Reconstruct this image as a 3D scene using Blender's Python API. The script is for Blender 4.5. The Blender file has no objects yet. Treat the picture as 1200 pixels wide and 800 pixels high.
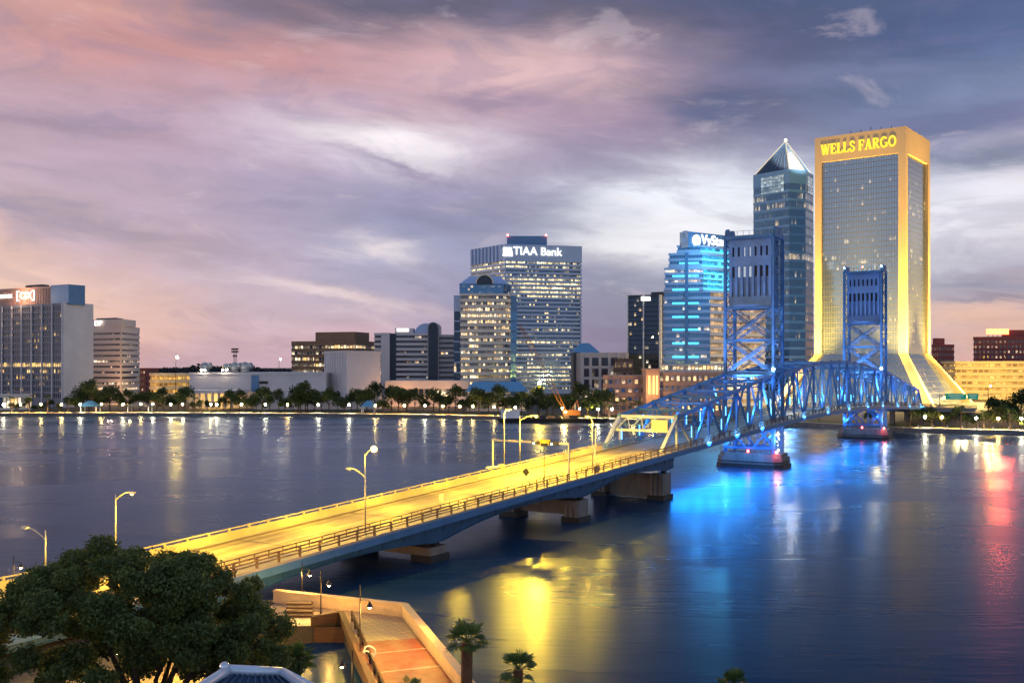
import bpy, math, random
import numpy as np
from mathutils import Vector, Matrix
R = math.radians
rnd = random.Random(11)
sc = bpy.context.scene
COL = sc.collection
# ------------------------------------------------------------------ camera
F, HZ, H = 1200.0, 428.0, 24.5          # focal length in photo pixels, horizon row, eye height above the river
cam = bpy.data.cameras.new("camera")
cam.lens, cam.sensor_width, cam.shift_y = 36.0, 36.0, 28 / 1200
cam.clip_start, cam.clip_end = 0.5, 20000
cam_ob = bpy.data.objects.new("camera", cam)
cam_ob.location = (0, 0, H); cam_ob.rotation_euler = (R(90), 0, 0)
COL.objects.link(cam_ob); sc.camera = cam_ob
sc.view_settings.view_transform = 'Standard'
sc.view_settings.look = 'None'
sc.view_settings.exposure = 0.0
sc.view_settings.gamma = 1.0
sc.cycles.use_denoising = True
sc.cycles.max_bounces = 6
sc.cycles.diffuse_bounces = 2
sc.cycles.glossy_bounces = 3
sc.cycles.transparent_max_bounces = 6
sc.cycles.sample_clamp_indirect = 4.0
sc.cycles.sample_clamp_direct = 0.0
sc.cycles.caustics_reflective = False
sc.cycles.caustics_refractive = False

def X(u, D): return (u - 600) / F * D
def ZV(v, D): return H - (v - HZ) / F * D
def PX(u, D): return (X(u, D), D)
def P(u, v, D): return Vector((X(u, D), D, ZV(v, D)))
def lin(c):
    return tuple(((x / 255) / 12.92 if x / 255 <= 0.04045 else ((x / 255 + 0.055) / 1.055) ** 2.4) for x in c)

# ------------------------------------------------------------------ node helper
class NT:
    def __init__(s, tree): s.t = tree
    def n(s, typ, ins=None, **kw):
        nd = s.t.nodes.new(typ)
        for k, v in kw.items(): setattr(nd, k, v)
        for k, v in (ins or {}).items(): s.set(nd, k, v)
        return nd
    def set(s, nd, k, v):
        sk = nd.inputs[k]
        if isinstance(v, bpy.types.NodeSocket): s.t.links.new(v, sk)
        elif isinstance(v, bpy.types.Node): s.t.links.new(v.outputs[0], sk)
        else: sk.default_value = v
    def m(s, op, a, b=0.0, c=0.0, clamp=False):
        return s.n('ShaderNodeMath', {0: a, 1: b, 2: c}, operation=op, use_clamp=clamp).outputs[0]
    def mix(s, f, a, b, blend='MIX'):
        nd = s.t.nodes.new('ShaderNodeMix'); nd.data_type = 'RGBA'; nd.blend_type = blend
        for k, v in ((0, f), (6, a), (7, b)):
            if isinstance(v, tuple) and len(v) == 3: v = (*v, 1)
            s.set(nd, k, v)
        return nd.outputs[2]
    def maprange(s, v, a, b, c=0.0, d=1.0, smooth=True):
        return s.n('ShaderNodeMapRange', {0: v, 1: a, 2: b, 3: c, 4: d}, interpolation_type='SMOOTHSTEP' if smooth else 'LINEAR').outputs[0]

# ------------------------------------------------------------------ world: dusk sky with broken cloud
SUN_EL, SUN_AZ = R(3.0), R(-72)       # sunset afterglow low on the left
w = bpy.data.worlds.new("World"); sc.world = w; w.use_nodes = True
w.node_tree.nodes.clear()
T = NT(w.node_tree)
tc = T.n('ShaderNodeTexCoord')
sep = T.n('ShaderNodeSeparateXYZ', {0: tc.outputs['Generated']})
az = T.m('ARCTAN2', sep.outputs[0], sep.outputs[1])
el = T.m('ARCSINE', sep.outputs[2])
wv = T.n('ShaderNodeCombineXYZ', {0: T.m('MULTIPLY', az, 5.0), 1: T.m('MULTIPLY', T.m('ADD', el, T.m('MULTIPLY', az, 0.06)), 19.0), 2: 3.3})
n1 = T.n('ShaderNodeTexNoise', {'Vector': wv.outputs[0], 'Scale': 1.0, 'Detail': 7.0, 'Roughness': 0.56, 'Distortion': 0.5})
s1 = T.n('ShaderNodeSeparateColor', {0: n1.outputs['Color']})
az_w = T.m('ADD', az, T.m('MULTIPLY', T.m('SUBTRACT', s1.outputs[0], 0.5), 0.20))
el_w = T.m('ADD', el, T.m('MULTIPLY', T.m('SUBTRACT', s1.outputs[1], 0.5), 0.085))
US = [0, 150, 300, 450, 600, 750, 900, 1050, 1200]
ROWS = [
 (425, [(222,186,170),(208,174,174),(186,164,180),(192,164,178),(158,150,176),(138,132,158),(155,152,176),(198,168,172),(222,176,158)]),
 (385, [(220,186,174),(206,174,178),(184,164,184),(176,160,184),(148,146,178),(130,128,160),(165,166,190),(195,175,182),(212,176,172)]),
 (335, [(214,180,176),(198,168,180),(178,160,184),(160,154,186),(140,140,176),(122,124,160),(176,182,206),(188,184,200),(158,152,174)]),
 (280, [(202,168,172),(180,155,176),(168,154,182),(148,150,186),(140,142,178),(206,206,222),(214,218,232),(208,208,224),(205,200,214)]),
 (225, [(180,154,174),(174,150,172),(164,148,176),(166,156,186),(150,142,174),(188,182,204),(204,210,228),(186,188,214),(214,204,214)]),
 (170, [(176,148,166),(178,148,168),(176,154,178),(190,176,198),(172,156,182),(138,120,150),(116,112,144),(106,110,148),(126,124,160)]),
 (120, [(184,148,160),(186,150,164),(186,155,172),(190,160,176),(184,154,170),(148,126,152),(90,90,124),(90,102,140),(102,114,152)]),
 (60,  [(192,146,148),(188,140,145),(186,142,148),(190,150,158),(204,166,174),(148,124,148),(76,78,114),(70,82,124),(84,96,138)]),
 (5,   [(184,140,140),(192,144,140),(128,104,118),(96,84,106),(86,80,108),(72,74,106),(66,74,110),(74,84,122),(72,80,118)]),
 (-110,[(110,96,118),(110,96,118),(96,90,118),(86,86,118),(80,84,118),(74,82,120),(70,84,124),(70,86,128),(74,88,130)]),
]
fac = T.maprange(az_w, -0.75, 0.75, smooth=False)
def ramp(cols):
    nd = T.n('ShaderNodeValToRGB', {0: fac}); cr = nd.color_ramp; cr.interpolation = 'EASE'
    pos = [(math.atan((u - 600) / F) + 0.75) / 1.5 for u in US]
    while len(cr.elements) < len(pos): cr.elements.new(0.5)
    for e, p_ in zip(cr.elements, sorted(pos)): e.position = p_
    for e, c in zip(cr.elements, cols): e.color = (*lin(c), 1)
    return nd.outputs[0]
sky = None; pe = None
for v, cols in ROWS:
    e_ = math.atan((HZ - v) / F) * 0.97
    r_ = ramp(cols)
    sky = r_ if sky is None else T.mix(T.maprange(el_w, pe, e_, smooth=False), sky, r_)
    pe = e_
# broken patches: (u, v, half width, half height, tilt, colour, strength)
BLOBS = [
 (700,205,140,40,0.0,(132,114,146),.55), (170,275,90,16,.15,(146,126,152),.6), (330,140,110,14,.05,(160,134,158),.5), (820,60,160,30,.05,(84,82,116),.5), (1080,150,110,16,-.05,(92,98,138),.6), (500,240,120,18,.05,(132,126,162),.55),
 (452,168,95,22,0.10,(244,236,240),.9), (640,78,110,34,0.0,(226,190,190),.7), (330,160,70,10,.1,(206,186,204),.5),
 (660,262,95,17,-0.03,(104,106,142),.9), (735,345,60,55,0.0,(122,124,158),.8), (765,235,100,26,-0.10,(226,228,238),.9),
 (735,292,55,14,0.0,(228,222,226),.8), (440,288,42,11,.10,(226,214,220),.8), (395,346,75,7,.18,(228,208,214),.75),
 (60,146,85,10,.08,(140,116,140),.7), (110,262,80,12,.15,(142,126,152),.6), (10,235,45,9,0,(128,118,150),.75),
 (840,128,70,14,.12,(78,82,122),.8), (1150,188,75,10,-.06,(72,84,126),.95), (1010,86,120,14,.08,(122,126,160),.6),
 (1140,105,120,12,-.15,(128,134,168),.55), (1150,240,100,30,0,(226,224,234),.9), (1140,335,95,17,.02,(136,138,166),.85),
 (1130,300,70,7,0,(180,178,198),.5), (1130,372,70,12,0,(226,188,176),.7), (1170,355,50,4,.05,(120,120,150),.7),
 (570,120,60,9,.12,(136,114,142),.6), (865,255,110,48,0,(230,234,244),1.0), (790,268,80,28,0,(234,232,240),.9), (470,200,60,5,.22,(140,124,156),.7),
 (200,60,150,16,0,(196,140,138),.6), (120,12,70,12,0,(212,160,150),.6), (560,16,240,15,.02,(84,76,100),.7),
 (330,260,120,10,.08,(150,138,168),.5), (560,255,110,14,.02,(120,120,156),.6)]
n3 = T.n('ShaderNodeTexNoise', {'Vector': wv.outputs[0], 'Scale': 1.8, 'Detail': 8.0, 'Roughness': 0.58, 'Distortion': 0.25})
s3 = T.n('ShaderNodeSeparateColor', {0: n3.outputs['Color']})
az_b = T.m('ADD', az, T.m('MULTIPLY', T.m('SUBTRACT', s3.outputs[0], 0.5), 0.15))
el_b = T.m('ADD', el, T.m('MULTIPLY', T.m('SUBTRACT', s3.outputs[1], 0.5), 0.055))
for (u, v, ru, rv, tl, c, k) in BLOBS:
    a0 = math.atan((u - 600) / F); e0 = math.atan((HZ - v) / F * math.cos(a0))
    dx = T.m('SUBTRACT', az_b, a0)
    dy = T.m('ADD', T.m('SUBTRACT', el_b, e0), T.m('MULTIPLY', dx, tl))
    q = T.m('ADD', T.m('POWER', T.m('ABSOLUTE', T.m('MULTIPLY', dx, F / ru / 1.25)), 2.0), T.m('POWER', T.m('ABSOLUTE', T.m('MULTIPLY', dy, F / rv / 1.25)), 2.0))
    f_ = T.m('MULTIPLY', T.m('EXPONENT', T.m('MULTIPLY', q, -1.0)), k)
    sky = T.mix(f_, sky, lin(c))
# fine streaks
wv2 = T.n('ShaderNodeCombineXYZ', {0: T.m('MULTIPLY', az, 11.0), 1: T.m('MULTIPLY', T.m('ADD', el, T.m('MULTIPLY', az, 0.10)), 42.0), 2: 9.0})
n2 = T.n('ShaderNodeTexNoise', {'Vector': wv2.outputs[0], 'Scale': 1.0, 'Detail': 8.0, 'Roughness': 0.6, 'Distortion': 0.4})
mod = T.maprange(n2.outputs[0], 0.25, 0.75, 0.86, 1.12, smooth=False)
sky = T.mix(1.0, sky, T.n('ShaderNodeCombineColor', {0: mod, 1: mod, 2: mod}).outputs[0], 'MULTIPLY')
wv3 = T.n('ShaderNodeCombineXYZ', {0: T.m('MULTIPLY', az, 8.0), 1: T.m('MULTIPLY', T.m('ADD', el, T.m('MULTIPLY', az, 0.05)), 24.0), 2: 21.0})
n4 = T.n('ShaderNodeTexNoise', {'Vector': wv3.outputs[0], 'Scale': 1.0, 'Detail': 9.0, 'Roughness': 0.6, 'Distortion': 0.7})
sky = T.mix(T.m('MULTIPLY', T.maprange(n4.outputs[0], 0.51, 0.63), 0.24), sky, (0.17, 0.145, 0.28))
sky = T.mix(T.m('MULTIPLY', T.maprange(n4.outputs[0], 0.44, 0.30), 0.22), sky, (0.80, 0.66, 0.70))
sky = T.n('ShaderNodeHueSaturation', {'Saturation': 1.12, 'Value': 1.03, 'Color': sky}).outputs[0]
# the sky behind the photographer and overhead: clear blue dusk
back = T.maprange(T.m('ABSOLUTE', az), 0.75, 1.7)
sky = T.mix(back, sky, T.mix(T.maprange(el, 0.0, 0.6), (0.44, 0.50, 0.64), (0.26, 0.36, 0.62)))
sky = T.mix(T.maprange(el, 0.42, 0.8), sky, (0.20, 0.27, 0.46))
bg = T.n('ShaderNodeBackground', {0: sky, 1: 1.0})
nish = T.n('ShaderNodeTexSky', sky_type='NISHITA', sun_disc=False, sun_elevation=SUN_EL, sun_rotation=SUN_AZ)
bg2 = T.n('ShaderNodeBackground', {0: nish.outputs[0], 1: 0.05})
add = T.n('ShaderNodeAddShader', {0: bg.outputs[0], 1: bg2.outputs[0]})
T.n('ShaderNodeOutputWorld', {0: add.outputs[0]})
sun = bpy.data.lights.new("sun", 'SUN'); sun.energy = 0.30; sun.angle = R(12); sun.color = (1.0, 0.74, 0.62)
sun_ob = bpy.data.objects.new("sun", sun); COL.objects.link(sun_ob)
sun_ob.rotation_euler = (R(90) - R(8), 0, R(-96))   # afterglow from the west, low on the left

# ------------------------------------------------------------------ mesh builder
WLOC = {}
class MB:
    def __init__(s): s.v, s.f, s.mi, s.uv, s.lit = [], [], [], [], []
    def face(s, pts, mi=0, uv=None, lit=None):
        b = len(s.v); s.v += [tuple(p) for p in pts]; s.f.append(tuple(range(b, b + len(pts)))); s.mi.append(mi)
        s.uv.append(uv or [(0, 0)] * len(pts)); s.lit.append(lit or (0, 0))
    def _add(s, vs, fs, mi=0):
        b = len(s.v); s.v += [tuple(p) for p in vs]
        for f in fs:
            s.f.append(tuple(i + b for i in f)); s.mi.append(mi); s.uv.append([(0, 0)] * len(f)); s.lit.append((0, 0))
    def obox(s, c, ax, ay, az_, mi=0):
        c, ax, ay, az_ = Vector(c), Vector(ax), Vector(ay), Vector(az_)
        vs = [c + ax * i + ay * j + az_ * k for k in (-1, 1) for (i, j) in ((-1, -1), (1, -1), (1, 1), (-1, 1))]
        s._add(vs, [(3, 2, 1, 0), (4, 5, 6, 7), (0, 1, 5, 4), (1, 2, 6, 5), (2, 3, 7, 6), (3, 0, 4, 7)], mi); return s
    def box(s, c, size, rz=0.0, mi=0):
        cs, sn = math.cos(rz), math.sin(rz)
        return s.obox(c, (cs * size[0] / 2, sn * size[0] / 2, 0), (-sn * size[1] / 2, cs * size[1] / 2, 0), (0, 0, size[2] / 2), mi)
    def beam(s, p, q, w_, h_, mi=0, up=(0, 0, 1)):
        p, q = Vector(p), Vector(q); d = (q - p); L = d.length
        if L < 1e-6: return s
        d /= L; up = Vector(up)
        if abs(d.dot(up)) > 0.98: up = Vector((1, 0, 0)) if abs(d.x) < .9 else Vector((0, 1, 0))
        sd = d.cross(up).normalized(); u2 = sd.cross(d)
        return s.obox((p + q) / 2, d * L / 2, sd * w_ / 2, u2 * h_ / 2, mi)
    def cyl(s, p, q, r1, r2=None, n=10, mi=0, cap=True):
        r2 = r1 if r2 is None else r2
        p, q = Vector(p), Vector(q); d = (q - p).normalized()
        a = d.cross(Vector((0, 0, 1)) if abs(d.z) < .9 else Vector((1, 0, 0))).normalized(); b_ = d.cross(a)
        vs = []
        for (c, r) in ((p, r1), (q, r2)):
            for i in range(n):
                t = 2 * math.pi * i / n; vs.append(c + (a * math.cos(t) + b_ * math.sin(t)) * r)
        fs = [(i, (i + 1) % n, n + (i + 1) % n, n + i) for i in range(n)]
        if cap: fs += [tuple(range(n))[::-1], tuple(range(n, 2 * n))]
        s._add(vs, fs, mi); return s
    def tube(s, pts, r, n=6, mi=0):
        for i in range(len(pts) - 1):
            ra = r[i] if isinstance(r, (list, tuple)) else r; rb = r[i + 1] if isinstance(r, (list, tuple)) else r
            s.cyl(pts[i], pts[i + 1], ra, rb, n, mi)
        return s
    def prism(s, poly, z0, z1, mi=0, mt=None):
        n = len(poly); vs = [(x, y, z0) for x, y in poly] + [(x, y, z1) for x, y in poly]
        s._add(vs, [(i, (i + 1) % n, n + (i + 1) % n, n + i) for i in range(n)], mi)
        s._add([(x, y, z1) for x, y in poly], [tuple(range(n))], mi if mt is None else mt)
        s._add([(x, y, z0) for x, y in poly], [tuple(range(n))[::-1]], mi)
        return s
    def loft(s, pa, pb, mi=0, cap=True):
        n = len(pa); s._add(list(pa) + list(pb), [(i, (i + 1) % n, n + (i + 1) % n, n + i) for i in range(n)] + ([tuple(range(n))[::-1], tuple(range(n, 2 * n))] if cap else []), mi); return s
    def sphere(s, c, r, nu=10, nv=6, mi=0, sz=1.0):
        c = Vector(c); vs = [c + Vector((0, 0, r * sz))]
        for j in range(1, nv):
            t = math.pi * j / nv
            for i in range(nu):
                a = 2 * math.pi * i / nu; vs.append(c + Vector((r * math.sin(t) * math.cos(a), r * math.sin(t) * math.sin(a), r * sz * math.cos(t))))
        vs.append(c - Vector((0, 0, r * sz))); L = len(vs) - 1
        fs = [(0, 1 + i, 1 + (i + 1) % nu) for i in range(nu)]
        for j in range(nv - 2):
            for i in range(nu):
                a, b_ = 1 + j * nu + i, 1 + j * nu + (i + 1) % nu; fs.append((a, a + nu, b_ + nu, b_))
        fs += [(L, 1 + (nv - 2) * nu + (i + 1) % nu, 1 + (nv - 2) * nu + i) for i in range(nu)]
        s._add(vs, fs, mi); return s
    def build(s, name, mats, parent=None, smooth=False, loc=None):
        """link as ONE mesh object; vertices are given in world space (or the thing's own space when loc is None and no parent)"""
        off = Vector(loc) if loc is not None else (WLOC.get(parent.name, Vector()) if parent else Vector())
        me = bpy.data.meshes.new(name)
        me.from_pydata([(v[0] - off.x, v[1] - off.y, v[2] - off.z) for v in s.v], [], s.f)
        mats = mats if isinstance(mats, (list, tuple)) else [mats]
        for m_ in mats: me.materials.append(m_)
        me.polygons.foreach_set('material_index', s.mi)
        if any(l != (0, 0) for l in s.lit):
            a = me.uv_layers.new(name='cell'); b_ = me.uv_layers.new(name='lit')
            fa, fb = [], []
            for uv, lt in zip(s.uv, s.lit):
                for q in uv: fa += [q[0], q[1]]; fb += [lt[0], lt[1]]
            a.data.foreach_set('uv', fa); b_.data.foreach_set('uv', fb)
        if smooth: me.polygons.foreach_set('use_smooth', [True] * len(s.f))
        me.update()
        o = bpy.data.objects.new(name, me); COL.objects.link(o)
        if parent: o.parent = parent; WLOC[o.name] = off
        elif loc is not None: o.location = loc; WLOC[o.name] = off
        else: WLOC[o.name] = Vector()
        return o

def tag(o, label=None, cat=None, group=None, kind=None):
    if label: o['label'] = label
    if cat: o['category'] = cat
    if group: o['group'] = group
    if kind: o['kind'] = kind
    return o
def thing(name, label, cat, loc=(0, 0, 0), group=None, rz=0.0):
    o = bpy.data.objects.new(name, None); o.empty_display_size = 1.0; COL.objects.link(o)
    o.location = loc; o.rotation_euler = (0, 0, rz); WLOC[o.name] = Vector(loc)
    return tag(o, label, cat, group)
def kids(o): return [c for c in bpy.data.objects if c.parent is o]
def copy_thing(root, loc, rz=0.0, label=None, scale=None, cache={}):
    if root.name not in cache:
        cache[root.name] = [(c, [(g) for g in kids(c)]) for c in kids(root)]
    r = root.copy(); COL.objects.link(r); r.location = loc; r.rotation_euler = (0, 0, rz)
    if scale: r.scale = (scale,) * 3
    if label: r['label'] = label
    for c, gs in cache[root.name]:
        k = c.copy(); COL.objects.link(k); k.parent = r
        for g in gs:
            d = g.copy(); COL.objects.link(d); d.parent = k
    return r
def lamp_light(name, typ, loc, energy, color, parent=None, size=0.3, target=None, spot=None, blend=0.5):
    l = bpy.data.lights.new(name, typ); l.energy = energy; l.color = color
    if typ in ('POINT', 'SPOT'): l.shadow_soft_size = size
    if typ == 'SPOT': l.spot_size = R(spot or 60); l.spot_blend = blend
    o = bpy.data.objects.new(name, l); COL.objects.link(o)
    loc = Vector(loc)
    if parent:
        o.parent = parent; o.location = loc - WLOC[parent.name]
    else: o.location = loc
    if target is not None:
        o.rotation_euler = (Vector(target) - loc).to_track_quat('-Z', 'Y').to_euler()
    return o

# ------------------------------------------------------------------ materials
def mat(name, color, rough=0.7, metal=0.0, spec=0.3, var=0.0, vscale=0.5, bump=0.0, bscale=5.0, emit=None, estr=0.0, coord='Object', stretch=None):
    m_ = bpy.data.materials.new(name); m_.use_nodes = True; m_.node_tree.nodes.clear(); t = NT(m_.node_tree)
    out = t.n('ShaderNodeOutputMaterial')
    b = t.n('ShaderNodeBsdfPrincipled', {'Base Color': (*color, 1), 'Roughness': rough, 'Metallic': metal, 'Specular IOR Level': spec})
    if var or bump:
        g = t.n('ShaderNodeNewGeometry'); src = g.outputs['Position'] if coord == 'World' else t.n('ShaderNodeTexCoord').outputs['Object']
        if stretch: src = t.n('ShaderNodeMapping', {0: src, 3: stretch}).outputs[0]
    if var:
        nz = t.n('ShaderNodeTexNoise', {'Vector': src, 'Scale': vscale, 'Detail': 6.0, 'Roughness': 0.65})
        f_ = t.maprange(nz.outputs[0], 0.3, 0.7, 1 - var, 1 + var, smooth=False)
        c = t.mix(1.0, color, t.n('ShaderNodeCombineColor', {0: f_, 1: f_, 2: f_}).outputs[0], 'MULTIPLY')
        t.set(b, 'Base Color', c)
        t.set(b, 'Roughness', t.maprange(nz.outputs[0], 0.3, 0.7, max(rough - .1, 0.02), min(rough + .1, 1), smooth=False))
    if bump:
        nb = t.n('ShaderNodeTexNoise', {'Vector': src, 'Scale': bscale, 'Detail': 5.0})
        t.set(b, 'Normal', t.n('ShaderNodeBump', {'Strength': bump, 'Distance': 0.1, 'Height': nb.outputs[0]}).outputs[0])
    if emit: t.set(b, 'Emission Color', (*emit, 1)); t.set(b, 'Emission Strength', estr)
    t.n('ShaderNodeOutputMaterial'); m_.node_tree.nodes.remove(m_.node_tree.nodes[-1])
    t.t.links.new(b.outputs[0], out.inputs[0])
    return m_

def glass_mat(name, glass=(0.10, 0.16, 0.24), frame=(0.3, 0.3, 0.3), fw=0.08, fh=0.0, warm=(1.0, 0.62, 0.22), cool=(1.0, 0.92, 0.72), strength=1.6, metal=0.6, rough=0.12, wobble=0.0):
    """dark glazing split into cells by its 'cell' uv; a share ('lit' uv) of the rooms behind it is lit"""
    m_ = bpy.data.materials.new(name); m_.use_nodes = True; m_.node_tree.nodes.clear(); t = NT(m_.node_tree)
    uv = t.n('ShaderNodeUVMap', uv_map='cell'); lt = t.n('ShaderNodeUVMap', uv_map='lit')
    su = t.n('ShaderNodeSeparateXYZ', {0: uv.outputs[0]}); sl = t.n('ShaderNodeSeparateXYZ', {0: lt.outputs[0]})
    cx, cy = t.m('FLOOR', su.outputs[0]), t.m('FLOOR', su.outputs[1])
    fx, fy = t.m('FRACT', su.outputs[0]), t.m('FRACT', su.outputs[1])
    cell = t.n('ShaderNodeCombineXYZ', {0: cx, 1: cy, 2: sl.outputs[1]})
    wn = t.n('ShaderNodeTexWhiteNoise', {0: cell.outputs[0]}, noise_dimensions='3D')
    room = t.n('ShaderNodeCombineXYZ', {0: t.m('FLOOR', t.m('MULTIPLY', su.outputs[0], 0.27)), 1: cy, 2: t.m('ADD', sl.outputs[1], 0.37)})
    wr = t.n('ShaderNodeTexWhiteNoise', {0: room.outputs[0]}, noise_dimensions='3D')
    sw = t.n('ShaderNodeSeparateColor', {0: wn.outputs['Color']})
    v = t.m('ADD', t.m('MULTIPLY', wn.outputs['Value'], 0.45), t.m('MULTIPLY', wr.outputs['Value'], 0.55))
    pr = t.m('ADD', t.m('MULTIPLY', sl.outputs[0], 0.8), 0.1)
    lit = t.m('MULTIPLY', t.m('LESS_THAN', v, pr), t.m('GREATER_THAN', sl.outputs[0], 0.001))
    lit = t.m('MULTIPLY', lit, t.m('ADD', 0.22, t.m('MULTIPLY', 0.78, t.m('LESS_THAN', fy, t.m('ADD', 0.42, t.m('MULTIPLY', sw.outputs[0], 0.75))))))      # blinds part-way down
    fr = t.m('MAXIMUM', t.m('LESS_THAN', fx, fw), t.m('GREATER_THAN', fx, 1 - fw))
    if fh: fr = t.m('MAXIMUM', fr, t.m('MAXIMUM', t.m('LESS_THAN', fy, fh), t.m('GREATER_THAN', fy, 1 - fh)))
    nf = t.m('SUBTRACT', 1.0, fr)
    inner = t.n('ShaderNodeTexNoise', {'Vector': t.n('ShaderNodeCombineXYZ', {0: t.m('MULTIPLY', su.outputs[0], 3.1), 1: t.m('MULTIPLY', su.outputs[1], 2.3), 2: 0.0}).outputs[0], 'Scale': 1.0, 'Detail': 3.0})
    st = t.m('MULTIPLY', t.m('MULTIPLY', lit, nf), t.m('MULTIPLY', t.m('ADD', 0.25, t.m('POWER', sw.outputs[1], 1.5)), t.maprange(inner.outputs[0], 0.3, 0.7, 0.45, 1.5)))
    b = t.n('ShaderNodeBsdfPrincipled', {'Base Color': t.mix(fr, glass, frame), 'Roughness': t.m('ADD', t.m('MULTIPLY', fr, 0.5), rough),
        'Metallic': t.m('MULTIPLY', nf, metal), 'Emission Color': t.mix(sw.outputs[2], warm, cool), 'Emission Strength': t.m('MULTIPLY', st, strength)})
    if wobble:
        nb = t.n('ShaderNodeTexNoise', {'Vector': t.n('ShaderNodeNewGeometry').outputs['Position'], 'Scale': 0.25, 'Detail': 3.0})
        t.set(b, 'Normal', t.n('ShaderNodeBump', {'Strength': wobble, 'Distance': 0.5, 'Height': nb.outputs[0]}).outputs[0])
    t.n('ShaderNodeOutputMaterial', {0: b.outputs[0]})
    return m_

def emis(name, color, strength): return mat(name, (0.02, 0.02, 0.02), 0.5, emit=color, estr=strength)
def leaf_mat(name, dark, light, scale=0.6):
    m_ = bpy.data.materials.new(name); m_.use_nodes = True; m_.node_tree.nodes.clear(); t = NT(m_.node_tree)
    p = t.n('ShaderNodeTexCoord').outputs['Object']
    nz = t.n('ShaderNodeTexNoise', {'Vector': p, 'Scale': scale, 'Detail': 9.0, 'Roughness': 0.85})
    oi = t.n('ShaderNodeObjectInfo')
    f_ = t.m('ADD', t.maprange(nz.outputs[0], 0.3, 0.7), t.m('MULTIPLY', t.m('SUBTRACT', oi.outputs['Random'], 0.5), 0.5), clamp=True)
    b = t.n('ShaderNodeBsdfPrincipled', {'Base Color': t.mix(f_, dark, light), 'Roughness': 0.55, 'Specular IOR Level': 0.25})
    tr = t.n('ShaderNodeBsdfTranslucent', {0: t.mix(f_, dark, light)})
    t.n('ShaderNodeOutputMaterial', {0: t.n('ShaderNodeMixShader', {0: 0.32, 1: b.outputs[0], 2: tr.outputs[0]}).outputs[0]})
    return m_

GOLD = (1.0, 0.60, 0.16)
SODIUM = (1.0, 0.585, 0.035)
M = {}
M['concrete'] = mat('concrete', (0.36, 0.34, 0.32), 0.85, var=0.18, vscale=0.25, bump=0.2, bscale=3)
M['pier'] = mat('pier_concrete', (0.20, 0.175, 0.155), 0.9, var=0.3, vscale=0.6, bump=0.4, bscale=2, stretch=(1, 1, 0.25))
M['dark_wet'] = mat('wet_timber', (0.03, 0.028, 0.026), 0.5, var=0.3, vscale=1.0, bump=0.4, bscale=3)
M['steel_blue'] = mat('blue_painted_steel', (0.06, 0.165, 0.34), 0.5, spec=0.35, var=0.18, vscale=0.4)
M['steel_lamplit'] = mat('lamplit_steel', (0.42, 0.48, 0.58), 0.45, var=0.15, vscale=0.5)  # bridge steel near the street lamps, their light put into the colour
M['galv'] = mat('galvanised_steel', (0.42, 0.42, 0.40), 0.4, metal=0.6, var=0.15, vscale=2.0)
M['dark_metal'] = mat('dark_metal', (0.03, 0.03, 0.035), 0.45, metal=0.5)
M['rail_brown'] = mat('weathered_rail', (0.16, 0.10, 0.06), 0.6, var=0.3, vscale=1.5)
M['precast'] = mat('pale_precast', (0.62, 0.54, 0.50), 0.8, var=0.08, vscale=0.15)
M['white_wall'] = mat('white_wall', (0.58, 0.53, 0.54), 0.8, var=0.08, vscale=0.1, bump=0.1, bscale=0.5)
M['slab_wall'] = mat('slab_wall', (0.60, 0.57, 0.58), 0.85, var=0.10, vscale=0.08, bump=0.3, bscale=0.6)
M['cream'] = mat('cream_spandrel', (0.68, 0.58, 0.48), 0.75, var=0.08, vscale=0.2)
M['tiaa_wall'] = mat('blue_grey_panel', (0.34, 0.45, 0.66), 0.45, metal=0.2, var=0.06, vscale=0.2)
M['brown_wall'] = mat('brown_brick', (0.20, 0.13, 0.09), 0.85, var=0.15, vscale=0.4)
M['pink_wall'] = mat('salmon_stucco', (0.48, 0.28, 0.22), 0.85, var=0.12, vscale=0.3)
M['red_brick'] = mat('red_brick', (0.28, 0.08, 0.07), 0.85, var=0.15, vscale=0.5)
M['gold_stone'] = mat('light_stone', (0.56, 0.42, 0.24), 0.75, var=0.06, vscale=0.1)
M['dark_wall'] = mat('dark_cladding', (0.05, 0.065, 0.09), 0.5, metal=0.3, var=0.1)
M['blue_clad'] = mat('blue_cladding', (0.10, 0.20, 0.36), 0.35, metal=0.4, var=0.08, vscale=0.2)
M['lilac_clad'] = mat('lilac_panel', (0.34, 0.36, 0.50), 0.5, metal=0.15, var=0.08, vscale=0.2)
M['roof_dark'] = mat('roof_felt', (0.10, 0.10, 0.11), 0.9, var=0.2)
M['roof_blue'] = mat('blue_metal_roof', (0.10, 0.28, 0.46), 0.4, metal=0.3, var=0.1, vscale=0.3)
M['lamp_warm'] = emis('lamp_glow_warm', (1.0, 0.60, 0.18), 150)
M['lamp_white'] = emis('lamp_glow_white', (1.0, 0.80, 0.50), 150)
M['lamp_blue'] = emis('led_blue', (0.12, 0.55, 1.0), 4)
M['lamp_bluewhite'] = emis('flood_blue_white', (0.45, 0.75, 1.0), 60)
M['lamp_red'] = emis('beacon_red', (1.0, 0.06, 0.04), 60)
M['cyan_strip'] = emis('cyan_strip', (0.08, 0.62, 1.0), 2.2)
M['cyan_bright'] = emis('cyan_bright_strip', (0.12, 0.75, 1.0), 1.7)
M['sign_white'] = emis('sign_white', (1.0, 0.95, 0.85), 2.0)
M['sign_gold'] = emis('sign_gold', (1.0, 0.72, 0.04), 1.5)
M['sign_red'] = emis('sign_red', (1.0, 0.16, 0.05), 8)
M['lamp_star'] = emis('lamp_glow_yellow', (1.0, 0.66, 0.18), 7)
M['lamp_dim'] = emis('lamp_glow_dim', (1.0, 0.75, 0.4), 2.5)
M['csx_panel'] = mat('grey_spandrel', (0.17, 0.18, 0.23), 0.6, var=0.1, vscale=.3)
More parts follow.
